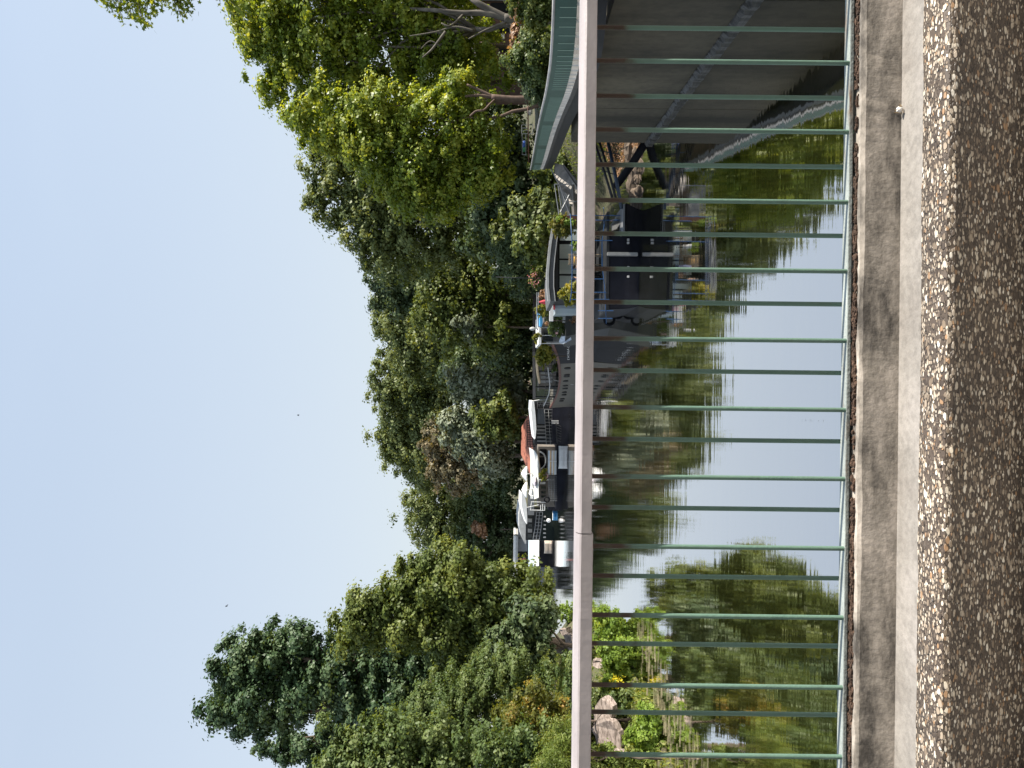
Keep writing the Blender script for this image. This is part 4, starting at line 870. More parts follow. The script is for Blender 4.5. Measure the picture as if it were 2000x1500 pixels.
g = G(); g.ext([P(598, 1055.5, 40.9), P(612, 1054.5, 40.9), P(636, 1055, 40.9), P(638, 1058, 40.9), P(630, 1060, 40.9), P(600, 1060, 40.9)], (0, 1.2, .1)); tag(g.build('tarpaulin', m_btarp), 'bright blue tarpaulin laid on the roof of the grey river boat', 'tarpaulin')
for u in (640, 655, 671): bx(rb2, 'roof_post', u-.8, u+.8, 1057.5, 1098, 41.6, .05, m_white)
bx(rb2, 'cabin', 618, 668, 1062, 1122, 43.4, 2.2, m_mid)
bx(rb2, 'window', 650, 660, 1062, 1080, 43.3, .05, mg); bx(rb2, 'window', 661, 667, 1062, 1080, 43.3, .05, mg)
for k in range(6): bx(rb2, 'louver', 637.5+k*3.2, 639.4+k*3.2, 1094, 1117, 41.0, .05, m_bluepost if k % 2 else m_lg)
g = G(); g.ext([P(657, 1096, 40.5), P(668, 1092, 40.7), P(672, 1100, 40.3), P(664, 1116, 40.1), P(655, 1114, 40.1)], (0, .05, .02)); g.build('windscreen', M('striped_screen', (.55,.60,.66), .3, .2, 8, .1), rb2)
bx(rb2, 'blue_locker', 619, 632, 1107, 1114, 40.2, .5, m_blue); bx(rb2, 'white_locker', 619, 630, 1099, 1106, 40.3, .5, m_white)
g = G(); g.path([P(571, 1049, 40), P(640, 1048, 40), P(645, 1050, 40)], .03, 6); g.path([P(571, 1052, 40.3), P(640, 1051, 40.3)], .03, 6); g.tube(P(642, 1034, 40), P(642, 1052, 40), .015, .015, 5); g.build('roof_rail', m_metal, rb2)
g = G(); g.ell(P(642, 1040, 40), (.10, .10, .16), 8, 5); g.build('lantern', m_lg, rb2)
g = G(); rd = random.Random(2); 
c = P(590, 1052, 38.9); cb = P(590, 1130, 38.9)
t = thing('parasol', 'closed red parasol standing between the awning houseboat and the grey boat', 'parasol', tuple(cb))
rings = [[(c.x+r_*(1+.25*math.cos(5*a)) *math.cos(a), c.y+r_*(1+.25*math.cos(5*a))*math.sin(a), c.z-h) for a in np.linspace(0, 2*math.pi, 20, endpoint=False)] for r_, h in ((.01, 0), (.05, .1), (.09, .25), (.13, .42), (.10, .46))]
g.loft(rings); g.build('canopy', m_red, t, smooth=True); g = G(); g.tube(cb, c, .02, .02, 6); g.build('pole', m_wood, t)
pt('white and pink flowering shrub behind the red parasol', 'flowering_shrub', [(575,1063,7),(583,1062,7),(594,1064,6),(570,1060,4)], 40.5, 1800, .06, 'pink', 84, 1100)
pt('pink flowering shrub rising above the awning roof', 'flowering_shrub', [(545,1040,8),(535,1046,8),(555,1048,8),(525,1052,6)], 39, 2200, .05, 'olive', 85, 1100)
rs = np.random.RandomState(3); C = np.array([tuple(P(rs.normal(545, 9), rs.normal(1042, 5), 38.6)) for i in range(60)]); t = thing('pink_flowers', 'pink blossoms at the tips of the shrub above the awning roof', 'flowers', tuple(C[0]))
leaves_mesh('petals', C, rs.normal(size=C.shape), rs.uniform(.03, .05, len(C)), rs.uniform(0, 1, len(C)), LM['rose'], t, rs=rs)
pt('olive plants trailing down in front of the grey boat cabin', 'trailing_plant', [(620,1072,9),(632,1082,11),(645,1076,8),(622,1092,9),(640,1095,9),(610,1066,7),(652,1088,7)], 40.6, 4200, .05, 'light', 86, 1118)
pt('yellow-green plants growing over the roof of the grey boat', 'trailing_plant', [(612,1058,7),(606,1051,6),(655,1049,5),(660,1046,5),(598,1066,7)], 40.2, 2200, .05, 'yellow', 87, 1090)
pt('reddish flowers on the stern of the grey river boat', 'potted_plant', [(632,1068,4),(625,1120,5),(616,1124,5)], 39.8, 500, .05, 'pink', 88, 1130)
# ---------------- 3 black barge
A = np.array([2.32, 45.0]); Bq = np.array([-2.0, 66.5])
def side(u):
    k = (750-u)/F; d = (A[0]-k*A[1])/(k*(Bq[1]-A[1])-(Bq[0]-A[0])); return A+(Bq-A)*d
def sp(u, v, out=0.0):
    s_ = side(u); p = P(u, v, s_[1]); nn = np.array([-(Bq-A)[1], (Bq-A)[0]]); nn /= np.linalg.norm(nn)
    return Vector((p.x+nn[0]*out, p.y+nn[1]*out, p.z))
bg_ = thing('barge', 'long black and olive barge with a row of dark portholes and a rusty rubbing strip', 'barge', (1, 55, -.5))
U = [668, 680, 690, 700, 710, 720, 740, 760, 775, 785, 796]; T = [1076, 1081, 1085, 1088, 1090, 1091.5, 1092.5, 1090, 1085, 1080, 1074]
lf = [tuple(side(u)) for u in U]; zt2 = [sp(u, v).z for u, v in zip(U, T)]
hull(bg_, [(3.9, 41.9)]+lf[:5], [.5, 2.2, 3.4, 4.2, 4.6, 4.6], [3.0]+zt2[:5], m_navy, 'bow', flare=.25, dirn=(.98,.19))
hull(bg_, lf[4:], 4.6, zt2[4:], m_olive, 'hull', flare=.2, dirn=(.98,.19))
g = G(); rings = []
for u, v in zip(U, T):
    a = sp(u, v, .06); c = sp(u, v, -.05); w_ = .14 if u < 745 else .10
    rings.append([(a.x, a.y, a.z-w_), (c.x, c.y, c.z-w_), (c.x, c.y, c.z+.03), (a.x, a.y, a.z+.03)])
g.loft(rings); g.build('rubbing_strip', m_rust, bg_)
for (u, v, h) in ((719, 1108, 6.5), (732, 1107, 6), (735, 1106.5, 6), (744, 1104.5, 5.5), (753, 1104, 5.5), (758.5, 1103.5, 5.5), (766, 1102, 5), (771, 1101.5, 5), (779, 1098, 5), (783, 1096.5, 4.5)):
    c = sp(u, v, .03); hh = h/F*side(u)[1]; g = G(); n_ = 14; d = (Bq-A)/np.linalg.norm(Bq-A)
    ring = [Vector((c.x+d[0]*.26*math.cos(a), c.y+d[1]*.26*math.cos(a), c.z+hh*math.sin(a))) for a in np.linspace(0, 2*math.pi, n_, endpoint=False)]
    g.ext(ring, (.1, .02, 0)); g.build('porthole', m_black, bg_)
fc_ = bpy.data.curves.new('lettering', 'FONT'); fc_.body = "L'ATALA ("; fc_.size = .19; fc_.extrude = .006; fc_.space_character = 1.12
fo = bpy.data.objects.new('lettering', fc_); COL.objects.link(fo)
me_ = bpy.data.meshes.new_from_object(fo.evaluated_get(bpy.context.evaluated_depsgraph_get())); bpy.data.objects.remove(fo)
dv_ = Vector((*( (A-Bq)/np.linalg.norm(A-Bq)), 0)); p0 = sp(700.5, 1112, .075)
# letters follow the flank of the bow, towards the viewer
zx = (sp(674.5, 1111.5, .075)-p0); WL = zx.length; zx.normalize(); wid = max(v.co.x for v in me_.vertices); zy = Vector((0, 0, 1)); zz_ = zx.cross(zy); Mx = Matrix(((zx.x*WL/wid, zy.x, zz_.x, p0.x), (zx.y*WL/wid, zy.y, zz_.y, p0.y), (zx.z*WL/wid, zy.z, zz_.z, p0.z), (0, 0, 0, 1)))
me_.transform(Matrix.Translation(-ORG[bg_.name]) @ Mx); me_.materials.clear(); me_.materials.append(m_white); link_mesh('lettering', me_, bg_)
railing(bg_, [sp(u, v, -.1) for u, v in zip(U[4:], T[4:])], .95, .016, m_dk, 16, 4)
def prism_along(u0, u1, v0a, v1a, v0b, v1b, out, w_, mat, name, parent):
    a0, a1, b0, b1 = sp(u0, v0a, out), sp(u0, v1a, out), sp(u1, v0b, out), sp(u1, v1b, out)
    g = G(); g.ext([a0, b0, b1, a1], (w_*.98, w_*.19, 0)); return g.build(name, mat, parent)
prism_along(694, 781, 1047, 1092, 1050, 1084, -.9, 3.0, m_plank, 'cabin', bg_)
for u in (716, 728, 748, 756, 764): prism_along(u, u+5, 1056, 1080, 1056, 1078, -.86, .06, mg if u < 740 else m_mid, 'window', bg_)
prism_along(690, 782, 1040, 1045.5, 1040.5, 1046, -.1, 4.4, M('brown_beam', (.055,.045,.04), .7, .3), 'canopy', bg_)
for u in (700, 730, 760, 779): prism_along(u, u+1.2, 1045, 1091, 1045, 1087, -.15, .08, m_dk, 'canopy_post', bg_)
prism_along(746, 780, 1050, 1051.5, 1050, 1051.5, -.7, .05, m_lg, 'window_bar', bg_)
tb(None, 'wooden_spar', [(697, 1049, 47.6), (715, 1048.6, 50.5), (730, 1050, 53), (747, 1053.5, 56.5)], .09, M('varnished_spar', (.55,.40,.22), .5, .15), 8); tag(bpy.data.objects['wooden_spar'], 'curved pale wooden spar hung under the black barge canopy', 'spar')
tb(bg_, 'rope', [(783, 1042, 63.5), (781, 1055, 63.5), (779, 1078, 63.5)], .05, m_lg)
g = G(); g.path([sp(712, 1070, .2), sp(728, 1072.5, .35), sp(740, 1074, .45), sp(758, 1072, .45), sp(772, 1067, .4), sp(783, 1062, .4)], .035, 5); g.build('rope', m_lg, bg_)
tag(tb(None, 'boat_hook', [(739.5, 1073, 55.5), (751, 1120, 57)], .045, m_lg), 'pale wooden pole leaning down over the flank of the black barge', 'pole')
pt('big yellow-green shrub on the bow of the black barge', 'potted_plant', [(690,1062,11),(700,1068,11),(694,1054,8),(706,1058,8),(686,1072,9)], 47, 4500, .07, 'yellow', 91, 1095, rc=.22)
pt('small yellow flowering plant between the grey boat and the barge', 'potted_plant', [(672,1060,7),(668,1052,6),(676,1066,6)], 43.5, 1600, .06, 'yellow', 92, 1090)
pt('pale green plant behind the barge railing', 'potted_plant', [(716,1083,4),(722,1081,4),(712,1086,3)], 51, 700, .06, 'light', 93, 1092)
# ---------------- 4 dark houseboat with white tarpaulin
h4 = thing('houseboat', 'dark houseboat under a long white tarpaulin roof, just beyond the olive barge', 'houseboat', (-4, 72, -.5))
bx(h4, 'hull', 792, 868, 1079, 1150, 70, 5, m_navy, .03)
bx(h4, 'cabin', 786, 868, 1044, 1079, 71.5, 3.5, m_dk)
g = G(); g.ext([P(783, 1038, 69), P(800, 1037, 69), P(838, 1041, 69), P(858, 1044, 69), P(856, 1046, 69), P(838, 1047.5, 69), P(812, 1046, 69), P(783, 1043, 69)], (0, 4.5, .15)); g.build('tarpaulin_roof', m_tarp, h4)
bx(h4, 'blue_window_panel', 799, 828, 1050, 1065, 71.3, .1, M('slate_blue', (.07,.085,.11), .25, .2, 1, .05))
for a in (785, 790, 798): bx(h4, 'frame_bar', a, a+.8, 1049, 1074, 71.2, .06, m_mid)
bx(h4, 'frame_rail', 784, 799, 1049, 1050, 71.2, .06, m_mid); bx(h4, 'frame_rail', 784, 799, 1061, 1062, 71.2, .06, m_mid)
for (a, c) in ((831, 835), (838, 842.5), (845, 848), (852, 856), (860, 863)): bx(h4, 'louvred_window', a, c, 1049, 1066, 71.3, .1, m_mid)
for k in range(3): bx(h4, 'white_fender', 821+k*2.6, 822.5+k*2.6, 1077, 1091, 69.85, .12, m_lg)
railing(h4, [P(800, 1079, 70.1), P(868, 1083, 70.1)], .75, .02, m_mid, 12, 2)
g = G()
for k in range(7): g.tube(P(829+k*5, 1086, 69.8), P(833+k*5, 1096, 69.8), .045, .045, 5)
g.path([P(826, 1086, 69.8), P(866, 1088, 69.8)], .05, 5); g.build('fender_rack', m_dk, h4)
# ---------------- 5 red tiled house on the bank
hs = thing('house', 'house with a large red tiled hipped roof among the trees behind the pontoons', 'house', (-8, 90, 2))
g = G(); e = [P(800, 1044, 86), P(928, 1039, 84)]
rt = [P(834, 1018.5, 92), P(887, 1017.5, 92)]; el = P(931, 1036.5, 86); er = P(796, 1040, 88)
back = [P(806, 1036, 99), P(925, 1034, 99)]
g.add([er, rt[0], rt[1], el, e[0], e[1]], [(4, 0, 1), (4, 1, 2, 5), (5, 2, 3)]); g.add([er, rt[0], rt[1], el, back[0], back[1]], [(0, 1, 4), (1, 2, 5, 4), (2, 3, 5)])
g.build('roof', m_tile, hs)
g = G(); a = P(806, 1044, 88); c = P(918, 1040, 88); g.box((c.x, 88, 1.8), (a.x, 96, a.z+.1)); g.build('wall', m_lg, hs)
for (a, c) in ((812, 818), (824, 832), (842, 850), (862, 870)): bx(hs, 'window', a, c, 1047, 1056, 87.9, .1, mg)
railing(hs, [P(822, 1045, 85), P(872, 1046, 85)], .9, .04, m_dk, 12, 3, name='terrace_railing')
tag(bx(None, 'antenna', 897, 900, 1017, 1021, 90, .3, m_lg), 'small pale chimney cowl at the corner of the red tiled roof', 'chimney cowl'); bpy.data.objects['antenna'].name = 'chimney_cowl'
# ---------------- 6 terrace pontoon with umbrellas
p6 = thing('pontoon', 'cluttered terrace pontoon with a striped fence and a pale sloping awning', 'pontoon', (-10, 80, -.4))
bx(p6, 'float', 868, 995, 1087, 1120, 78, 6, m_navy, .03)
bx(p6, 'deckhouse', 872, 990, 1051, 1087, 80.5, 3.5, M('taupe_boards', (.16,.14,.12), .8, .25, 3, .3))
g = G(); g.ext([P(880, 1044, 79), P(905, 1047, 79), P(960, 1047, 79), P(975, 1043, 80), P(972, 1052, 78.5), P(905, 1053, 78.5), P(890, 1050, 78.5)], (0, 4, .5)); g.build('awning', M('pale_awning', (.55,.55,.52), .8, .15, 1, .3), p6)
for k, mt in enumerate((m_paleblue, m_white, M('orange_board', (.60,.33,.12), .7, .15), m_lg, m_white, M('tan_board', (.50,.36,.20), .7, .15), m_paleblue, m_lg)):
    bx(p6, 'fence_board', 880+(0 if k > 3 else 0), 927, 1070.4+k*2.1, 1072.0+k*2.1, 77.9, .05, mt)
bx(p6, 'fence_post', 900, 901.4, 1070, 1087, 77.8, .08, m_white)
for (a, c) in ((877, 890), (893, 914)): bx(p6, 'opening', a, c, 1054, 1067, 80.4, .1, m_black)
g = G(); g.path([P(899+17*math.cos(a), 1052+14*math.sin(a), 79.6) for a in np.linspace(.15, math.pi-.15, 14)], .07, 6); g.build('arched_frame', m_white, p6)
tb(p6, 'awning_pole', [(875, 1048, 78.4), (902, 1053, 78.4), (928, 1057, 78.4)], .06, m_wood)
bx(p6, 'awning_post', 936.5, 938, 1052, 1083, 78.4, .08, m_white); bx(p6, 'window_shade', 941, 945.5, 1054.5, 1065, 80.3, .1, m_white)
for (a, c) in ((950, 955), (960, 964), (968, 972)): bx(p6, 'cabin_window', a, c, 1057, 1066, 80.4, .1, mg)
railing(p6, [P(930, 1087, 77.9), P(978, 1088, 77.9)], .8, .025, m_mid, 14, 3)
def ring_thing(name, label, cat, u, v, D, r, rt_, mat, group=None):
    c = P(u, v, D); g = G(); rings = []
    for a in np.linspace(0, 2*math.pi, 20, endpoint=False):
        rings.append([(c.x+(r+rt_*math.cos(b_))*math.cos(a), c.y+rt_*math.sin(b_), c.z+(r+rt_*math.cos(b_))*math.sin(a)) for b_ in np.linspace(0, 2*math.pi, 8, endpoint=False)])
    g.loft(rings+[rings[0]]); return tag(g.build(name, mat, smooth=True), label, cat, group)
ring_thing('lifebuoy', 'faded pink lifebuoy hung at the end of the striped fence', 'lifebuoy', 929, 1065, 77.7, .24, .07, M('faded_pink', (.50,.30,.28), .7, .15))
ring_thing('tyre_fender', 'black tyre fender on the terrace pontoon below the white stairs', 'tyre', 975.5, 1068, 77.7, .25, .08, m_black)
def umbrella(label, u0, u1, v0, v1, D, vb, mat=m_tarp, skew=0):
    a = P(u0, v1, D); c = P(u1, v1, D); top = P((u0+u1)/2+skew, v0, D); ctr = (a+c)/2; rr = abs(a.x-c.x)/2; foot = P((u0+u1)/2, vb, D)
    t = thing('parasol', label, 'parasol', tuple(foot), 'open parasols on the terrace pontoon'); g = G(); n_ = 8
    ring = [(ctr.x+rr*math.cos(2*math.pi*i/n_), ctr.y+rr*math.sin(2*math.pi*i/n_), ctr.z) for i in range(n_)]; mid = [(ctr.x+.5*rr*math.cos(2*math.pi*i/n_)+(top.x-ctr.x)*.5, ctr.y+.5*rr*math.sin(2*math.pi*i/n_), ctr.z+(top.z-ctr.z)*.62) for i in range(n_)]; low = [(x_, y_, z_-.12) for x_, y_, z_ in ring]
    g.add(ring+mid+low+[tuple(top)], [(i, (i+1) % n_, n_+(i+1) % n_, n_+i) for i in range(n_)]+[(n_+i, n_+(i+1) % n_, 3*n_) for i in range(n_)]+[(i, 2*n_+i, 2*n_+(i+1) % n_, (i+1) % n_) for i in range(n_)])
    g.build('canopy', mat, t); g = G(); g.tube((ctr.x, ctr.y, foot.z), tuple(top), .05, .05, 6); g.build('pole', m_white, t)
umbrella('large white open parasol beside the end of the red tiled roof', 911, 939, 1017.5, 1027, 81, 1055)
umbrella('smaller white open parasol left of the large white one', 941, 972, 1018.5, 1027, 81, 1055)
umbrella('drooping pale pink parasol beneath the white ones', 929, 950, 1037, 1044, 79, 1055, M('pale_pink_canvas', (.70,.62,.66), .8, .06), -4)
st = thing('staircase', 'white metal outdoor staircase at the end of the terrace pontoon', 'staircase', tuple(P(988, 1072, 79)))
for (nm, a, c) in (('stringer', (980,1037),(981,1066)), ('stringer', (996,1035),(997,1063)), ('handrail', (996,1035),(996.5,1058)), ('handrail', (991,1029),(986,1052)), ('handrail', (981,1038),(997,1036)), ('landing', (984,1060),(997,1060)), ('landing', (985,1064),(997,1064)), ('landing', (986,1056),(996,1056))):
    g = G(); g.tube(P(*a, 79), P(*c, 79), .035, .035, 6); g.build(nm, m_white, st)
bx(None, 'canvas_screen', 963, 1006, 1031, 1043, 84, .15, m_mid); tag(bpy.data.objects['canvas_screen'], 'grey canvas screen behind the white staircase', 'screen')
bx(None, 'white_crate', 968, 974, 1036, 1041, 80, .4, m_white); tag(bpy.data.objects['white_crate'], 'white crate on the terrace beside the staircase', 'crate')
pt('yellow-green plants hanging over the striped fence end', 'potted_plant', [(922,1060,4),(928,1056,4),(934,1062,4),(918,1064,3)], 77.6, 900, .1, 'yellow', 94, 1072, rc=.2)
def dinghy(label, u0, u1, v0, v1, D, w_, mat, inner=m_mid):
    a = P(u0, v1, D); c = P(u1, v0, D); L_ = abs(a.x-c.x); x0 = min(a.x, c.x); h = c.z
    t = thing('dinghy', label, 'dinghy', (x0+L_/2, D+w_/2, -.08), 'small boats moored at the pontoons')
    def ring(f_, k, z): return [(x0+L_*s_, D+w_/2+k*w_/2*q, z+(.15*h if s_ < .05 or s_ > .95 else 0)) for s_, q in ((0, 0), (.12, -.7), (.35, -1), (.85, -.9), (1, -.5), (1, .5), (.85, .9), (.35, 1), (.12, .7))]
    g = G(); g.loft([ring(0, .7, -.08), ring(0, 1, h*.6), ring(0, 1.05, h)]); g.build('hull', mat, t, smooth=False)
    g = G(); g.loft([ring(0, .85, h+.004), ring(0, .85, h+.01)]); g.build('cover', inner, t)
dinghy('long white dinghy below the striped fence', 872, 916, 1092, 1099, 77, .8, m_white)
dinghy('bright blue and white dinghy between the pontoon and curved-roof houseboat', 1000, 1018, 1080, 1084, 90, 1.2, m_btarp, m_white)
dinghy('small beige dinghy under the white box cabin', 1058, 1083, 1064, 1070, 107, 1.4, M('beige_hull', (.42,.36,.30), .6, .1))
g = G(); g.ell(P(1016.5, 1071.5, 91), (.26, .26, .26), 12, 8); tag(g.build('buoy', m_white, smooth=True), 'round white buoy at the stern of the curved-roof houseboat', 'buoy')
# ---------------- 7 curved grey roofed houseboat
h7 = thing('houseboat', 'dark green-black houseboat with two curved grey and white roofs', 'houseboat', (-17, 97, -.5))
bx(h7, 'hull', 996, 1056, 1056, 1085, 94, 5, M('green_black_hull', (.010,.016,.014), .6, .3, spec=.12), .03)
bx(h7, 'hull_extension', 955, 997, 1071, 1090, 88, 5, m_navy)
bx(h7, 'cabin', 1000, 1055, 1027, 1056, 95, 4, m_dk)
g = G(); g.ext([P(985, 1016, 95), P(1005, 1013.5, 95), P(1030, 1014, 95), P(1050, 1019, 95), P(1063, 1026, 95), P(1060, 1027.5, 95), P(1020, 1027.5, 95), P(985, 1024, 95)], (0, 4.5, .3)); g.build('rear_roof', m_lg, h7)
g = G(); g.ext([P(962, 1019, 92), P(985, 1018, 92), P(1010, 1024, 92), P(1024, 1029, 92), P(1018, 1030, 92), P(985, 1028.5, 92), P(966, 1024, 92)], (0, 2.6, .3)); g.build('front_roof', m_tarp, h7)
for k in range(5): bx(h7, 'window', 1003+k*10, 1010+k*10, 1031, 1039, 94.9, .1, m_mid if k % 2 else mg)
for k in range(6): bx(h7, 'porthole', 1008+k*8, 1010.5+k*8, 1062+(k > 2)*-1, 1066, 93.9, .1, m_lg)
nt_ = thing('gangplank', 'pale netted gangplank sloping along the curved-roof houseboat', 'gangplank', tuple(P(1030, 1062, 93)))
for k in range(3):
    g = G(); g.path([P(1000, 1048+k*6, 93), P(1030, 1045+k*6, 93), P(1054, 1041+k*6, 93)], .04, 5); g.build('rail', m_metal, nt_)
for k in range(9):
    u = 1000+k*6.7; g = G(); g.tube(P(u, 1048-k*.85, 93), P(u, 1060-k*.85, 93), .03, .03, 5); g.build('post', m_metal, nt_)
# ---------------- 8, 9 white box cabin and flat roofed pavilion
p8 = thing('work_boat', 'dark work boat carrying a white and grey box cabin', 'boat', (-22, 110, -.5))
bx(p8, 'hull', 1056, 1108, 1053, 1078, 109, 5, m_navy)
g = G(); g.ext([P(1056, 1032, 109.5), P(1106, 1032, 109.5), P(1106, 1043, 108.8), P(1056, 1043, 108.8)], (0, 3, 0)); g.build('upper_cabin', m_paleblue, p8)
g = G(); g.ext([P(1056, 1043.2, 108.6), P(1107, 1043.2, 108.6), P(1105, 1052.5, 108.2), P(1056, 1053, 108.2)], (0, 3, 0)); g.build('lower_cabin', m_white, p8)
p9 = thing('floating_pavilion', 'long flat roofed floating pavilion at the far end, partly hidden by the maple', 'pavilion', (-28, 118, -.5))
bx(p9, 'hull', 1100, 1165, 1046, 1074, 113, 6, m_mid)
bx(p9, 'roof', 1046, 1150, 1003, 1006.5, 115, 7, m_white); bx(p9, 'eave', 1047, 1122, 1007.5, 1011, 114.8, 6.5, m_lg)
bx(p9, 'back_wall', 1048, 1150, 1011, 1046, 119, .5, m_dk)
for (a, c) in ((1022, 1050), (1051, 1077), (1078, 1088)): bx(p9, 'wall_panel', a, c, 1012, 1030, 116, .3, M('cool_grey_panel', (.30,.32,.35), .5, .08) if c < 1080 else m_dk)
for k in range(6): bx(p9, 'window_strip', 1108+k*7, 1112+k*7, 1014, 1028, 118.8, .1, m_mid if k % 2 else mg)
for k in range(7): bx(p9, 'hull_window', 1110+k*7, 1113+k*7, 1050, 1056, 112.9, .1, m_bluepost)
for u in (1052, 1090, 1120, 1148): bx(p9, 'post', u-.7, u+.7, 1006, 1046, 115.2, .15, m_mid)
t = thing('paper_lantern', 'salmon pink hanging figure-eight lantern under the pavilion eave', 'lantern', tuple(P(1092, 1028, 114.5)))
g = G(); c = P(1092, 1024.5, 114.5); g.ell(c, (.24, .24, .26), 10, 7); c = P(1092, 1018, 114.5); g.ell(c, (.16, .16, .22), 10, 7); g.tube(P(1092, 1011, 114.5), c, .08, .1, 6); g.build('shade', M('salmon_lantern', (.70,.22,.18), .6, .1), t, smooth=True)
# ---------------- right bank yard behind the fence
yr = thing('handcart_frame', 'grey tubular metal frame with mesh end standing on the right bank', 'frame', tuple(P(258, 1045, 46)))
for a, c in (((244,1019),(261,1019)), ((244,1019),(244,1042)), ((261,1019),(261,1042)), ((244,1031),(261,1031)), ((244,1041),(261,1041)), ((250,1019),(250,1031)), ((255,1019),(255,1031)), ((261,1020),(302,1020)), ((261,1027),(304,1027)), ((302,1019),(302,1028)), ((275,1020),(275,1027))):
    g = G(); g.tube(P(*a, 46), P(*c, 46), .022, .022, 5); g.build('tube', m_metal, yr)
tag(tb(None, 'scaffold_pole', [(205, 1031, 45.5), (250, 1031.5, 45.5), (330, 1033, 45.5)], .035, m_rust), 'long thin rusty horizontal pole on the right bank beyond the fence', 'pole')
g = G(); c = P(279, 1023.5, 46.3); g.tube(c-Vector((.28, 0, 0)), c+Vector((.12, 0, 0)), .11, .11, 12); tag(g.build('barrel', M('blue_plastic', (.03,.10,.40), .4, .1), smooth=True), 'small bright blue barrel lying on the grey metal frame', 'barrel')
g = G(); c = P(290, 1024, 46.3); g.tube(c-Vector((.2, 0, 0)), c+Vector((.12, 0, 0)), .10, .10, 12); tag(g.build('barrel', M('green_plastic', (.05,.22,.10), .4, .1), smooth=True), 'small green barrel lying beside the blue one', 'barrel')
bx(None, 'grey_bag', 207, 222, 1030, 1040, 46, .4, m_lg, .08); tag(bpy.data.objects['grey_bag'], 'pale grey sack hanging from the rusty pole by the brown trunk', 'sack'); bpy.data.objects['grey_bag'].name = 'sack'
bd = thing('brick_house', 'dark red-brown brick house glimpsed behind the plane trees at the right', 'house', (30, 70, 2))
a = P(122, 1010, 66); c = P(-60, 950, 66); g = G(); g.box((a.x, 66, 2), (c.x, 76, 8.6)); g.build('wall', m_brick, bd)
g = G(); g.ext([(a.x-.5, 65.5, 8.6), (c.x+.5, 65.5, 8.6), (c.x+.5, 71, 11.6), (a.x-.5, 71, 11.6)], (0, .1, .25)); g.build('roof', M('dark_slate', (.05,.045,.045), .8, .3), bd)
for (u0, u1, v0, v1) in ((5, 24, 958, 998), (48, 62, 968, 996), (88, 100, 975, 1000), (112, 120, 975, 1000)):
    w_ = bx(bd, 'window', u0, u1, v0, v1, 65.9, .2, m_black); g = G(); g.pbox(u0-1, u1+1, v1, v1+2, 65.8, .2); g.build('sill', m_lg, w_)
bx(bd, 'meter_box', 66, 75, 975, 985, 65.8, .3, m_lg)
bx(bd, 'downpipe', -2, 1, 940, 1020, 65.8, .15, m_mid)
TB = 'background trunks behind the dry brown bush'
for i, (u, r_, v) in enumerate(((140, .26, 1010), (153, .2, 1010), (108, .22, 1005))):
    p = P(u, v, 58); g = G(); limb(g, (p.x, 58, gz(p.x, 58)-.2), (p.x+[.3, -.2, .9][i], 58, 8), r_, r_*.6, random.Random(i), 5, .03)
    tag(g.build('tree_trunk', bark, smooth=True), ['thick brown background trunk', 'slimmer brown background trunk beside the thick one', 'leaning brown background trunk near the brick house'][i], 'tree', TB)
# ---------------- birds
for lab, u, v, D, s_ in (('tiny dark bird flying high over the far trees', 811, 583, 95, .19), ('tiny dark bird flying near the poplar top', 1184, 443, 90, .18)):
    c = P(u, v, D); g = G(); g.ell(c, (s_*.55, s_*.18, s_*.16), 8, 6)
    g.add([c+Vector((-.06, 0, .02)), c+Vector((.08, 0, .02)), c+Vector((.10, .22, .10)), c+Vector((.02, .5, .02)), c+Vector((-.04, .22, .08))], [(0, 1, 2, 4), (4, 2, 3)])
    g.add([c+Vector((-.06, 0, .02)), c+Vector((.08, 0, .02)), c+Vector((.10, -.22, .10)), c+Vector((.02, -.5, .02)), c+Vector((-.04, -.22, .08))], [(0, 1, 2, 4), (4, 2, 3)])
    tag(g.build('bird', M('bird_feathers', (.04,.04,.045), .8, .2)), lab, 'bird')

tag(tb(None, 'mast', [(546, 1068, 36), (543, 1020, 36), (541, 968, 36)], .018, m_dk), 'thin dark mast rising above the charcoal awning', 'mast')

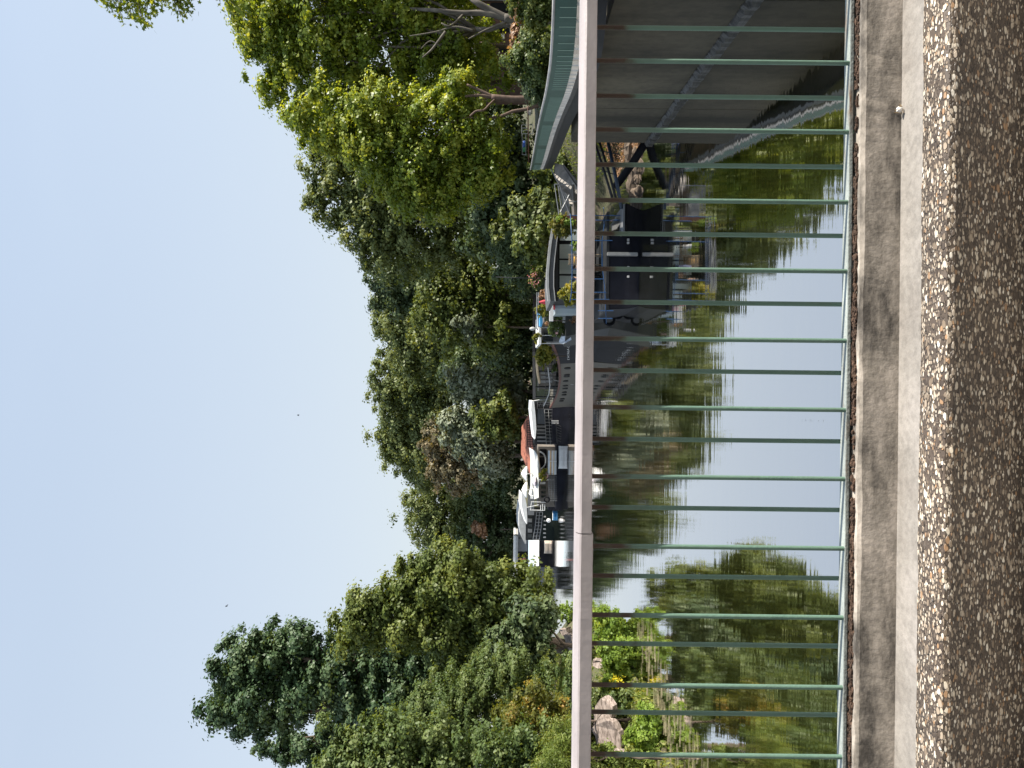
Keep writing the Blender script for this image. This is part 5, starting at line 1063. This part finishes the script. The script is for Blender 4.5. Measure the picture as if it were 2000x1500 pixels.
# deck clutter on the grey river boat
for nm, lab, ct, u0, u1, v0, v1, D, mt in (('storage_box', 'white storage box at the stern of the grey river boat', 'box', 640, 647, 1084, 1091, 40.5, m_white), ('folding_chair', 'blue folding chair on the stern deck of the grey river boat', 'chair', 612, 618, 1106, 1116, 40.0, m_blue), ('bucket', 'pink bucket at the deck edge of the grey river boat', 'bucket', 648, 653, 1085, 1090, 40.4, M('pink_plastic', (.6,.35,.35), .5, .1))):
    a = P(u0, v1, D); c = P(u1, v0, D); h = c.z-a.z; w_ = abs(c.x-a.x); x0 = min(a.x, c.x)
    if nm == 'bucket':
        g = G(); g.loft([[(x0+w_/2+r*math.cos(t), D+r*math.sin(t), a.z+z_) for t in np.linspace(0, 2*math.pi, 12, endpoint=False)] for r, z_ in ((w_*.35, 0), (w_*.5, h), (w_*.42, h*.98), (w_*.3, h*.2))]); tag(g.build('bucket', mt), lab, ct)
    elif nm == 'storage_box':
        t = thing(nm, lab, ct, (x0+w_/2, D, a.z)); g = G(); g.box((x0, D, a.z), (x0+w_, D+.3, a.z+h*.8)); g.build('body', mt, t, bevel=.01); g = G(); g.box((x0-.01, D-.01, a.z+h*.81), (x0+w_+.01, D+.31, a.z+h)); g.build('lid', m_lg, t, bevel=.01)
    else:
        t = thing(nm, lab, ct, (x0+w_/2, D, a.z-.3)); z0 = a.z-.3
        g = G(); g.ext([(x0, D, z0+.42), (x0+.4, D, z0+.42), (x0+.4, D+.4, z0+.40), (x0, D+.4, z0+.40)], (0, 0, .02)); g.build('seat', mt, t)
        g = G(); g.ext([(x0, D+.4, z0+.45), (x0+.4, D+.4, z0+.45), (x0+.4, D+.5, z0+.9), (x0, D+.5, z0+.9)], (0, .02, 0)); g.build('backrest', mt, t)
        for sx in (0, .4): g = G(); g.tube((x0+sx, D, z0), (x0+sx, D+.5, z0+.88), .012, .012, 5); g.build('leg', m_metal, t); g = G(); g.tube((x0+sx, D+.42, z0), (x0+sx, D, z0+.43), .012, .012, 5); g.build('leg', m_metal, t)
for i, (u, v) in enumerate(((601, 1196), (612, 1206), (625, 1190))):
    c = P(u, v, 35.5); g = G(); rings = []
    for a in np.linspace(0, 2*math.pi, 16, endpoint=False):
        rings.append([(c.x+(.22+.07*math.cos(b_))*math.cos(a), c.y+.07*math.sin(b_), c.z+(.22+.07*math.cos(b_))*math.sin(a)) for b_ in np.linspace(0, 2*math.pi, 8, endpoint=False)])
    g.loft(rings+[rings[0]]); tag(g.build('tyre_fender', m_black, smooth=True), ['upper right black tyre fender hung between the two nearest boats', 'lowest black tyre fender hung between the two nearest boats', 'upper left black tyre fender hung between the two nearest boats'][i], 'tyre', 'tyre fenders between the nearest boats')
